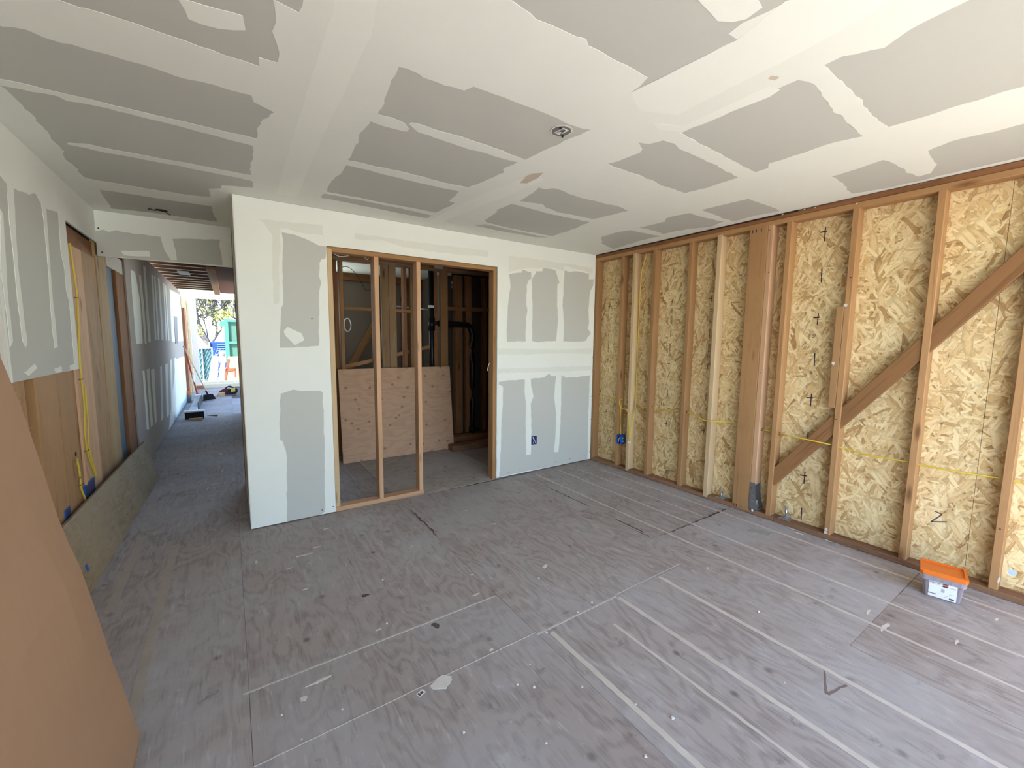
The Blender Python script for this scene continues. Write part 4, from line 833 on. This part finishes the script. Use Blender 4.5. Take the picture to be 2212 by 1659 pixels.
# ------------------------------------------------------------------ boards leaning at the left
t = thing('leaning_board', (-4.3, .6, 0), 'long weathered plywood board leaning at the foot of the left wall', 'board')
th = math.atan2(.118, .37)
o = MB().box(-.009, .009, -1.25, 1.25, 0, .402).build('plank', M['plyold'], t, local=True)
o.matrix_basis = Matrix.Translation((.004, .06, .0)) @ Matrix.Rotation(-R(1.4), 4, 'Z') @ Matrix.Rotation(-R(14.0), 4, 'Y')
o2 = MB().box(.010, .0125, -1.02, -.995, .10, .135).build('blue_sticker', M['bluebox'], t, local=True, label='small blue and white sticker')
o2.matrix_basis = o.matrix_basis.copy()
# big brown sheet in the foreground: a bowed sheet of finite thickness
prof = [(-3.931, .004), (-3.914, .10), (-3.925, .17), (-3.944, .29), (-3.964, .40), (-3.981, .52), (-4.000, .645), (-4.015, .735), (-4.032, .81), (-4.050, .90), (-4.073, 1.07), (-4.084, 1.145), (-4.100, 1.25), (-4.112, 1.31), (-4.140, 1.45), (-4.19, 1.65), (-4.25, 1.85), (-4.33, 2.06), (-4.40, 2.21)]
m = MB(); ny = 8; npz = len(prof)
for side in (0, 1):
    for j in range(ny + 1):
        y = -1.84 - 1.22 * j / ny
        for x, z in prof: m.v.append(V((x - side * .005 + .012 * noise.noise((y * 2, z * 2, 3)) * min(1, j), y, z)))
N1 = (ny + 1) * npz
for j in range(ny):
    for i in range(npz - 1):
        a = j * npz + i; m.f.append((a, a + npz, a + npz + 1, a + 1)); m.m.append(0)
        b = a + N1; m.f.append((b, b + 1, b + npz + 1, b + npz)); m.m.append(0)
for i in range(npz - 1):
    m.f.append((i, i + 1, i + 1 + N1, i + N1)); q = ny * npz; m.f.append((q + i + 1, q + i, q + i + N1, q + i + 1 + N1)); m.m += [0, 0]
for j in range(ny):
    a = j * npz; m.f.append((a + npz, a, a + N1, a + npz + N1)); b = a + npz - 1; m.f.append((b, b + npz, b + npz + N1, b + N1)); m.m += [0, 0]
t = thing('brown_sheet', (-4.0, -2.4, 0), 'large bowed brown hardboard sheet leaning in the left foreground', 'hardboard')
m.build('sheet', M['kraft'], t, smooth=False)
mf = MB(); rr = random.Random(11)
for i in range(70):
    k = rr.randrange(npz - 5); f = rr.random(); x = prof[k][0] * (1 - f) + prof[k + 1][0] * f; z = prof[k][1] * (1 - f) + prof[k + 1][1] * f
    l = rr.uniform(.004, .014)
    mf.add([(x - .002, -1.84, z), (x - .002, -1.84, z + .0015), (x + l * .6, -1.84 + l * rr.uniform(.1, 1), z + rr.uniform(-l, l))], [(0, 1, 2)])
tag(mf.build('torn_edge_fibres', M['kraft'], t), None, None, None, 'stuff')

# ------------------------------------------------------------------ fastener bucket by the right wall
t = thing('fastener_bucket', (-.245, -3.105, 0), 'clear plastic bucket of screws with an orange lid and white label', 'bucket', rz=R(12.3))
def frustum(w0, d0, w1, d1, z0, z1, ch=.012):
    m = MB(); rings = []
    for (w_, d_, z) in ((w0, d0, z0), (w1, d1, z1)):
        a, b = w_ / 2, d_ / 2
        rings.append([(-a + ch, -b, z), (a - ch, -b, z), (a, -b + ch, z), (a, b - ch, z), (a - ch, b, z), (-a + ch, b, z), (-a, b - ch, z), (-a, -b + ch, z)])
    m.add(rings[0] + rings[1], [tuple(range(7, -1, -1)), tuple(range(8, 16))] + [(i, (i + 1) % 8, 8 + (i + 1) % 8, 8 + i) for i in range(8)])
    return m
frustum(.128, .150, .150, .172, .002, .128).build('tub', M['clear'], t, local=True)
frustum(.120, .142, .138, .158, .006, .085).build('screw_fill', M['screws'], t, local=True)
m = frustum(.156, .182, .162, .188, .100, .132); m.build('rim_collar', M['clear'], t, local=True)
for k in range(5): 
    MB().box(-.0835, -.080, -.07 + k * .035 - .0012, -.07 + k * .035 + .0012, .106, .131).build('collar_rib', M['clear'], t, local=True)
frustum(.166, .192, .166, .192, .131, .150).build('lid', M['orange'], t, local=True)
lid = bpy.data.objects[WM and [k for k in WM if k.startswith('lid')][-1]]
m = MB()
for (a0, a1, b0, b1) in [(-.083, -.070, -.096, .096), (.070, .083, -.096, .096), (-.070, .070, -.096, -.082), (-.070, .070, .082, .096)]: m.box(a0, a1, b0, b1, .150, .158)
m.build('lid_rim', M['orange'], lid, local=True)
def on_front(b0, b1, z0, z1, off, mat, name, par):      # on the front (-x) face, which leans outward with height
    fx = lambda z: -(.064 + (z - .002) / .126 * .011) - off
    return MB().add([(fx(z0), b0, z0), (fx(z0), b1, z0), (fx(z1), b1, z1), (fx(z1), b0, z1), (fx(z0) + .0006, b0, z0), (fx(z0) + .0006, b1, z0), (fx(z1) + .0006, b1, z1), (fx(z1) + .0006, b0, z1)],
        [(0, 3, 2, 1), (4, 5, 6, 7), (0, 1, 5, 4), (2, 3, 7, 6), (1, 2, 6, 5), (3, 0, 4, 7)]).build(name, mat, par, local=True)
lb = on_front(-.058, .054, .006, .100, .0012, M['white'], 'label', t)
on_front(-.022, .000, .078, .101, .0018, M['maroon'], 'brand_square', lb)
on_front(.020, .054, .022, .027, .0018, M['maroon'], 'size_bar', lb)
on_front(-.050, -.030, .012, .022, .0018, M['greyink'], 'barcode', lb)
on_front(-.010, .004, .045, .066, .0018, M['scrapgrey'], 'grey_square', lb)
for b0, b1, z in [(.026, .050, .023), (-.025, -.012, .028), (-.045, -.028, .042), (-.052, -.026, .084), (-.052, -.03, .079), (.010, .052, .083), (-.02, -.012, .020)]:
    on_front(b0, b1, z, z + .0025, .0018, M['scrapgrey'], 'print_line', lb)
def bucket_text(txt, b, z, size, mat):
    me = print_text(txt, 0, 0, size, mat=mat)
    fx = -(.064 + (z - .002) / .126 * .011) - .0022
    Mx = WM[t.name] @ Matrix(((0, 0, -1, fx), (-1, 0, 0, b), (0, 1, 0, z), (0, 0, 0, 1)))
    link('label_text', me, lb, Mx)
bucket_text('#14 x 2PK', .028, .093, .011, 'greyink'); bucket_text('ACC', -.011, .090, .010, 'white')

# ------------------------------------------------------------------ small litter on the floor
tg = thing('paper_tag', (-3.015, -2.098, 0), 'small white barcode tag on the floor beside the plaster splash', 'paper tag', rz=R(20))
MB().box(-.016, .016, -.011, .011, .0008, .0016).build('paper', M['white'], tg, local=True)
MB().box(-.013, -.004, -.008, .008, .0016, .0020).box(-.002, .010, -.007, .005, .0016, .0020).build('barcode_print', M['greyink'], tg, local=True)
proto = None
spots = [(-2.23, -1.58), (-2.10, -1.70), (-2.66, -2.28), (-2.55, -2.22), (-2.61, -2.33), (-2.44, -2.44), (-2.32, -2.62), (-2.25, -2.74), (-2.46, -2.78), (-2.72, -2.9 + .35), (-1.95, -1.35), (-2.9, -1.2), (-3.0, -1.6), (-3.3, -2.0), (-2.0, -2.05),
         (-2.12, -2.07), (-1.7, -2.9), (-1.3, -2.6), (-1.12, -2.2), (-3.5, -1.9), (-3.45, -2.05), (-2.36, -2.1), (-2.95, -2.35), (-1.6, -1.6), (-1.2, -.9), (-2.6, -.9)]
for i, (x, y) in enumerate(spots):
    if proto is None:
        m = MB(); r0 = random.Random(5)
        vs = [(.007 * math.cos(k * 1.05) * r0.uniform(.7, 1.2), .006 * math.sin(k * 1.05) * r0.uniform(.7, 1.2), 0) for k in range(6)] + [(.004 * math.cos(k * 1.05), .004 * math.sin(k * 1.05), .006 * r0.uniform(.6, 1.1)) for k in range(6)]
        m.add(vs, [(5, 4, 3, 2, 1, 0), (6, 7, 8, 9, 10, 11)] + [(k, (k + 1) % 6, 6 + (k + 1) % 6, 6 + k) for k in range(6)])
        o = m.build('plaster_crumb', M['plaster'], base=(0, 0, 0)); proto = o
    else:
        o = proto.copy(); COL.objects.link(o)
    o.matrix_basis = Matrix.Translation((x, y, .001)) @ Matrix.Rotation(i * 1.7, 4, 'Z') @ Matrix.Scale(.6 + .7 * ((i * 37) % 10) / 10, 4)
    tag(o, 'small pale plaster crumb lying on the grey plywood floor', 'crumb', 'plaster crumbs scattered on the floor')
for (x, y, a, lbl) in [(-1.99, -1.62, .4, 'curled white plaster flake in the middle of the floor'), (-.025, -2.475, 1.2, 'flat white flake at the foot of a near right stud'), (-.03, -2.24, 1.5, 'tiny white flake just right of the tall anchor bolt')]:
    m = MB(); P = []
    for k in range(5):
        s_ = (k - 2) * .012; P.append((s_, -.010, .002 + .8 * s_ * s_ * 4)); P.append((s_ * .9 + .003, .010, .003 + .8 * s_ * s_ * 5))
    m.add(P + [(p[0], p[1], p[2] + .0015) for p in P], [(2 * k, 2 * k + 2, 2 * k + 3, 2 * k + 1) for k in range(4)] + [(10 + 2 * k, 11 + 2 * k, 13 + 2 * k, 12 + 2 * k) for k in range(4)] +
          [(2 * k, 10 + 2 * k, 12 + 2 * k, 2 * k + 2) for k in range(4)] + [(2 * k + 1, 2 * k + 3, 13 + 2 * k, 11 + 2 * k) for k in range(4)] + [(0, 1, 11, 10), (8, 18, 19, 9)])
    o = m.build('plaster_flake', M['plaster'], base=(0, 0, 0)); o.matrix_basis = Matrix.Translation((x, y, .0)) @ Matrix.Rotation(a, 4, 'Z')
    tag(o, lbl, 'flake')

# ------------------------------------------------------------------ down the hall
t = thing('foam_box', (-4.165, 5.62, 0), 'black box with a flat white top lying across the hall', 'box')
MB().box(-4.300, -4.030, 5.60, 5.70, 0, .125).build('black_body', M['black'], t)
MB().box(-4.315, -4.018, 5.585, 5.76, .125, .145).build('white_top', M['white'], t)
tag(MB().box(-4.235, -4.045, 5.43, 5.50, .0, .038).build('wood_block', M['pink']), 'small wood offcut in front of the black box', 'offcut')
tag(MB().add([(-4.0, 5.93, 0), (-3.84, 5.74, 0), (-3.83, 5.79, 0), (-4.0, 5.93, .006), (-3.84, 5.74, .022), (-3.83, 5.79, .022)], [(2, 1, 0), (3, 4, 5), (0, 1, 4, 3), (1, 2, 5, 4), (2, 0, 3, 5)]).build('wood_shim', M['brick']), 'thin dark wood shim right of the black box', 'shim')
t = thing('channel', (-4.25, 7.3, 0), 'long grey plank lying along the hall behind the black box', 'plank')
MB().box(-4.285, -4.165, 5.80, 8.35, .02, .085).build('plank', M['scrapgrey'], t)
MB().box(-4.30, -4.15, 8.18, 8.36, .085, .135).build('end_cap', M['white'], t)
MB().box(-4.163, -4.155, 6.6, 8.3, .0, .16).build('dark_side', M['black'], t)
t = thing('caulk_tube', (-4.382, 8.0, 0), 'grey tube with a red cap standing against the hall wall', 'tube')
MB().tube([(-4.382, 8.0, 0), (-4.382, 8.0, .19)], .036, 12).build('body', M['greymetal'], t)
MB().tube([(-4.382, 8.0, .19), (-4.382, 8.0, .26)], .037, 12).build('cap', M['orange'], t)
t = thing('push_broom', (-4.06, 8.15, 0), 'black angled broom with a thin wooden handle leaning on the hall wall', 'broom')
MB().tube([(-4.395, 7.75, 1.235), (-4.06, 8.2, .16)], .012, 8).build('handle', M['pale'], t)
MB().tube([(-4.085, 8.17, .22), (-4.05, 8.21, .13)], .018, 8).build('socket', M['black'], t)
MB().prism([(-4.145, 0), (-3.90, .03), (-3.965, .15), (-4.14, .135)], lambda a, b, tt: (a, 8.16 + tt, b), 0, .05).build('bristle_head', M['black'], t)
MB().tube([(-4.40, 7.74, 1.25), (-4.39, 7.756, 1.22)], .014, 8).build('hanging_tip', M['greymetal'], t)
t = thing('long_scraper', (-4.27, 8.05, 0), 'red handled long scraper leaning in the hall corner', 'scraper')
MB().tube([(-4.400, 8.22, 1.20), (-4.375, 8.27, .95), (-4.33, 8.34, .60)], .018, 8).build('handle', M['red'], t)
MB().tube([(-4.33, 8.34, .60), (-4.30, 8.37, .40)], .013, 8).build('shaft', M['steel'], t)
MB().tube([(-4.30, 8.37, .42), (-4.255, 8.40, .14)], .018, 8).build('lower_grip', M['red'], t)
MB().box(-4.29, -4.21, 8.40, 8.42, .0, .15).build('blade', M['steel'], t)
t = thing('circular_saw', (-3.62, 9.0, 0), 'circular saw with a black and yellow body on the hall floor', 'saw')
g = [(-3.87 + .0, .075), (-3.83, .13), (-3.75, .175), (-3.66, .175), (-3.62, .12), (-3.63, .03), (-3.82, .03)]
MB().prism(g, lambda a, b, tt: (a, 9.0 + tt, b), 0, .05).build('blade_guard', M['maroon'], t)
MB().prism([(-3.70, .03), (-3.52, .03), (-3.47, .08), (-3.47, .16), (-3.56, .18), (-3.66, .15)], lambda a, b, tt: (a, 8.94 + tt, b), 0, .14).build('motor_body', M['black'], t)
MB().prism([(-3.62, .09), (-3.52, .10), (-3.52, .185), (-3.60, .18)], lambda a, b, tt: (a, 8.93 + tt, b), 0, .10).build('yellow_casing', M['yellow'], t)
MB().box(-3.90, -3.50, 8.96, 9.10, .0, .028).build('shoe', M['greymetal'], t)
MB().tube(curve_pts([(-3.55, 9.02, .17), (-3.62, 9.02, .225), (-3.70, 9.02, .20), (-3.72, 9.02, .15)]), .016, 8).build('grip', M['black'], t)
cordp = curve_pts([(-3.74, 9.3, .15), (-3.82, 9.6, .06), (-3.75, 10.0, .02), (-3.60, 9.8, .12), (-3.50, 9.4, .10), (-3.48, 9.1, .12)])
tag(MB().tube(cordp, .006, 5).build('saw_cord', M['black']), 'black cord looping behind the circular saw', 'cord')
tag(MB().box(-3.875, -3.74, 8.78, 8.87, .0, .10).build('wood_block', M['pale']), 'pale wood block standing beside the circular saw', 'offcut')
tag(MB().box(-4.40, -4.24, 10.9, 11.0, .0, .09).build('wood_block', M['brick']), 'reddish block on the floor near the hall threshold', 'offcut')
# window sliver of dark tape on the hall wall
tag(MB().add([(XL + .002, 6.55, 1.84), (XL + .002, 7.15, 1.84), (XL + .002, 6.95, 1.32), (XL + .002, 6.45, 1.32), (XL + .006, 6.55, 1.84), (XL + .006, 7.15, 1.84), (XL + .006, 6.95, 1.32), (XL + .006, 6.45, 1.32)],
    [(3, 2, 1, 0), (4, 5, 6, 7), (0, 1, 5, 4), (1, 2, 6, 5), (2, 3, 7, 6), (3, 0, 4, 7)]).build('switch_hole', M['navy']), 'narrow dark slot cut in the hall plasterboard', 'slot')

# ------------------------------------------------------------------ end of the hall and the yard
we = setting('wall_end')
MB().box(-4.56, -4.46, 8.30, 11.4, 0, 2.4).build('strand_board_panel', M['osbz'], we)
MB().box(-4.66, -4.315, 11.22, 11.34, 0, 2.52).build('white_jamb', M['trimwhite'], we, label='white sunlit jamb at the end of the hall')
MB().box(-4.455, -4.40, 10.2, 10.3, 0, 2.42).build('pale_stud', M['cream'], we)
MB().box(-4.45, -4.41, 8.7, 9.2, 0, 2.12).build('leaning_panel', M['brick'], we)
MB().box(-4.68, -2.2, 11.22, 11.36, 2.53, 2.78).build('end_header', M['cream'], we, label='cream sunlit header at the end of the hall')
MB().box(-4.66, -2.2, 11.16, 11.32, 0, .10).build('sill_plate', M['cream'], we)
MB().box(-4.66, -2.2, 11.32, 11.60, .02, .16).build('sill_plate', M['cream'], we)
gr = setting('ground')
MB().box(-60, 60, -60, 90, -.5, -.16).build('yard_ground', M['ground'], gr)
# strand boards stacked leaning outside
for i, (xa, xb, y, mat, lbl) in enumerate([(-4.22, -3.98, 12.3, 'cream', 'pale board leaning outside left of the strand board sheets'), (-3.97, -3.80, 12.25, 'pink', 'dark edged board leaning between the pale board and the strand board'), (-3.80, -2.9, 12.2, 'osbyard', 'strand board sheet with a rusty letter mark leaning outside')]):
    t = thing('leaning_sheet', ((xa + xb) / 2, y, -.16), lbl, 'board')
    m = MB().add([(xa + .0, y, -.16), (xb, y, -.16), (xb + .10, y + .35, .84), (xa + .16, y + .35, .84), (xa, y + .02, -.16), (xb, y + .02, -.16), (xb + .10, y + .37, .84), (xa + .16, y + .37, .84)],
        [(0, 3, 2, 1), (4, 5, 6, 7), (0, 1, 5, 4), (1, 2, 6, 5), (2, 3, 7, 6), (3, 0, 4, 7)])
    m.build('sheet', M[mat], t)
    if i == 2:
        f = lambda a, b, tt: (a, y + .35 * (b + .16) / 1.0 - .012 - tt, b)
        for pl in [[(-3.77, .12), (-3.72, .12), (-3.60, .76), (-3.66, .76)], [(-3.74, .36), (-3.46, .40), (-3.46, .48), (-3.73, .46)], [(-3.49, .2), (-3.46, .2), (-3.46, .44), (-3.49, .44)]]:
            MB().prism(pl, f, 0, .004).build('rusty_letter', M['rust'], t)
# chain link fence with privacy mesh
t = thing('privacy_fence', (-4.4, 15.5, -.16), 'chain link fence with blue green privacy mesh behind the white jamb', 'fence')
MB().box(-6.0, -4.15, 15.5, 15.51, -.1, 1.03).build('mesh_screen', M['fence'], t)
MB().tube([(-6.0, 15.47, 1.06), (-4.1, 15.47, 1.06)], .022, 8).build('top_rail', M['bolt'], t)
for x in (-5.6, -4.42, -4.12): MB().tube([(x, 15.46, -.16), (x, 15.46, 1.08)], .025, 8).build('fence_post', M['bolt'], t)
m = MB()
for k in range(24):
    m.tube([(-5.8 + k * .09, 15.49, -.1), (-5.8 + k * .09 + .5, 15.49, 1.02)], .006, 4)
m.build('wire_mesh', M['bolt'], t)
# blue container
t = thing('blue_container', (-3.2, 17.0, -.16), 'blue metal container with a white sign behind the green container', 'container')
MB().box(-4.22, -2.2, 16.6, 18.4, -.16, 1.25).build('body', M['blue'], t)
for k in range(4): MB().box(-3.98, -2.3, 16.56, 16.6, .92 + k * .075, .95 + k * .075).build('louvre', M['louvre'], t)
MB().box(-4.25, -4.20, 16.55, 16.65, -.16, 1.25).build('corner_post', M['bolt'], t)
sg = MB().box(-3.94, -2.9, 16.57, 16.6, .48, .90).build('sign', M['signgrey'], t)
me = print_text('SI', 0, 0, .24, mat='dark')
link('sign_text', me, sg, Matrix(((1, 0, 0, -3.75), (0, 0, -1, 16.565), (0, 1, 0, .71), (0, 0, 0, 1))))
me = print_text('2x8', 0, 0, .13, mat='white')
link('door_text', me, t, Matrix(((1, 0, 0, -4.09), (0, 0, -1, 16.595), (0, 1, 0, .74), (0, 0, 0, 1))))
# green container
t = thing('green_container', (-3.2, 14.2, -.16), 'tall green ribbed steel container standing nearest outside', 'container')
MB().box(-3.66, -2.0, 14.06, 15.3, -.16, 2.02).build('body', M['tealdark'], t)
MB().box(-3.70, -3.58, 14.0, 14.06, -.16, 2.07).build('corner_post', M['teal'], t)
MB().box(-3.82, -3.70, 14.0, 14.05, 1.82, 2.0).build('hinge', M['teal'], t)
for z in (.60, 1.22, 1.98): MB().box(-3.60, -2.0, 13.99, 14.06, z, z + .09).build('rib', M['teal'], t)
# pale house and the street tree
t = thing('pale_house', (-4.5, 26, -.16), 'white house wall far behind the tree', 'house')
MB().box(-9.2, -4.0, 26, 30, -.16, 1.75).build('wall', M['house'], t)
MB().add([(-9.4, 25.8, 1.75), (-3.9, 25.8, 1.75), (-3.9, 28, 1.95), (-9.4, 28, 1.95), (-9.4, 30.4, 1.75), (-3.9, 30.4, 1.75)], [(0, 1, 2, 3), (3, 2, 5, 4), (0, 3, 4), (1, 5, 2), (4, 5, 1, 0)]).build('roof', M['scrapgrey'], t)
t = thing('street_tree', (-4.6, 21, -.16), 'leaning tree with thin branches and yellow green spring leaves', 'tree')
rt = random.Random(21); mt = MB(); lv = MB(); tips = []
def branch(p, d, L, r, dep):
    pts = [p]; 
    for k in range(3):
        d = (d + V((rt.uniform(-.35, .35), rt.uniform(-.35, .35), rt.uniform(-.12, .28)))).normalized(); pts.append(pts[-1] + d * L / 3)
    mt.tube(pts, [max(.009, r), max(.009, r * .85), max(.009, r * .72), max(.008, r * .58)], 5 if r > .02 else 3, cap=False)
    for q in pts[2:]: tips.append((q, dep))
    if dep == 0: return
    for k in range(3):
        a = (d + V((rt.uniform(-1, 1), rt.uniform(-1, 1), rt.uniform(-.3, .8))) * .9).normalized()
        branch(pts[rt.choice((2, 3, 3))], a, L * rt.uniform(.62, .85), r * .55, dep - 1)
branch(V((-4.33, 21, 1.05)), V((-.5, 0, .8)), 1.1, .10, 5)
branch(V((-4.33, 21, 1.05)), V((.38, .1, .9)), 1.0, .05, 5)
branch(V((-4.95, 21.2, 2.3)), V((.9, -.1, .35)), 1.3, .05, 5)
branch(V((-3.35, 21.2, .9)), V((-.12, .2, .95)), 1.2, .05, 5)
branch(V((-3.0, 21.2, 2.2)), V((-.8, .1, .5)), 1.1, .04, 5)
branch(V((-4.2, 21.4, 2.0)), V((.1, .1, 1)), 1.1, .04, 5)
for k in range(22): branch(V((rt.uniform(-5.0, -3.1), rt.uniform(21, 22), rt.uniform(1.2, 3.0))), V((rt.uniform(-.8, .8), 0, rt.uniform(-.2, 1))), rt.uniform(.7, 1.1), .030, 4)
mt.tube([(-4.33, 21, 1.05), (-4.52, 21, 1.5), (-4.72, 21, 2.1), (-4.80, 21, 2.8)], [.11, .095, .08, .06], 7)
mt.tube([(-4.33, 21, 1.05), (-4.10, 21, 1.45), (-4.02, 21, 1.9), (-4.12, 21, 2.5), (-4.05, 21, 3.2)], [.07, .055, .045, .035, .03], 6)
mt.tube([(-4.45, 21, -.16), (-4.33, 21, 1.08)], [.16, .11], 8)
mt.build('branches', M['bark'], t)
for q, dep in tips:
    if dep <= 1 and rt.random() < (.5 if q.x > -4.0 and q.z < 2.8 else .10):
        for k in range(rt.randrange(2, 5)):
            c = q + V((rt.gauss(0, .10), rt.gauss(0, .10), rt.gauss(0, .09))); s_ = rt.uniform(.015, .035)
            u1 = V((rt.gauss(0, 1), rt.gauss(0, 1), rt.gauss(0, 1))).normalized() * s_; u2 = V((rt.gauss(0, 1), rt.gauss(0, 1), rt.gauss(0, 1))).normalized() * s_
            lv.add([c - u1 - u2, c + u1 - u2, c + u1 + u2, c - u1 + u2], [(0, 1, 2, 3)])
for cx, cz, sx, sz, nn in [(-3.55, 2.52, .28, .16, 260), (-3.95, 2.35, .22, .2, 90), (-4.62, 1.75, .10, .22, 70), (-4.35, 2.75, .3, .2, 60), (-3.9, 1.95, .15, .2, 40)]:
    for k in range(nn):
        c = V((rt.gauss(cx, sx), 20.8 + rt.gauss(0, .15), rt.gauss(cz, sz))); s_ = rt.uniform(.014, .034)
        u1 = V((rt.gauss(0, 1), rt.gauss(0, 1), rt.gauss(0, 1))).normalized() * s_; u2 = V((rt.gauss(0, 1), rt.gauss(0, 1), rt.gauss(0, 1))).normalized() * s_
        lv.add([c - u1 - u2, c + u1 - u2, c + u1 + u2, c - u1 + u2], [(0, 1, 2, 3)])
tag(lv.build('foliage', M['leaf'], t), None, None, None, 'stuff')
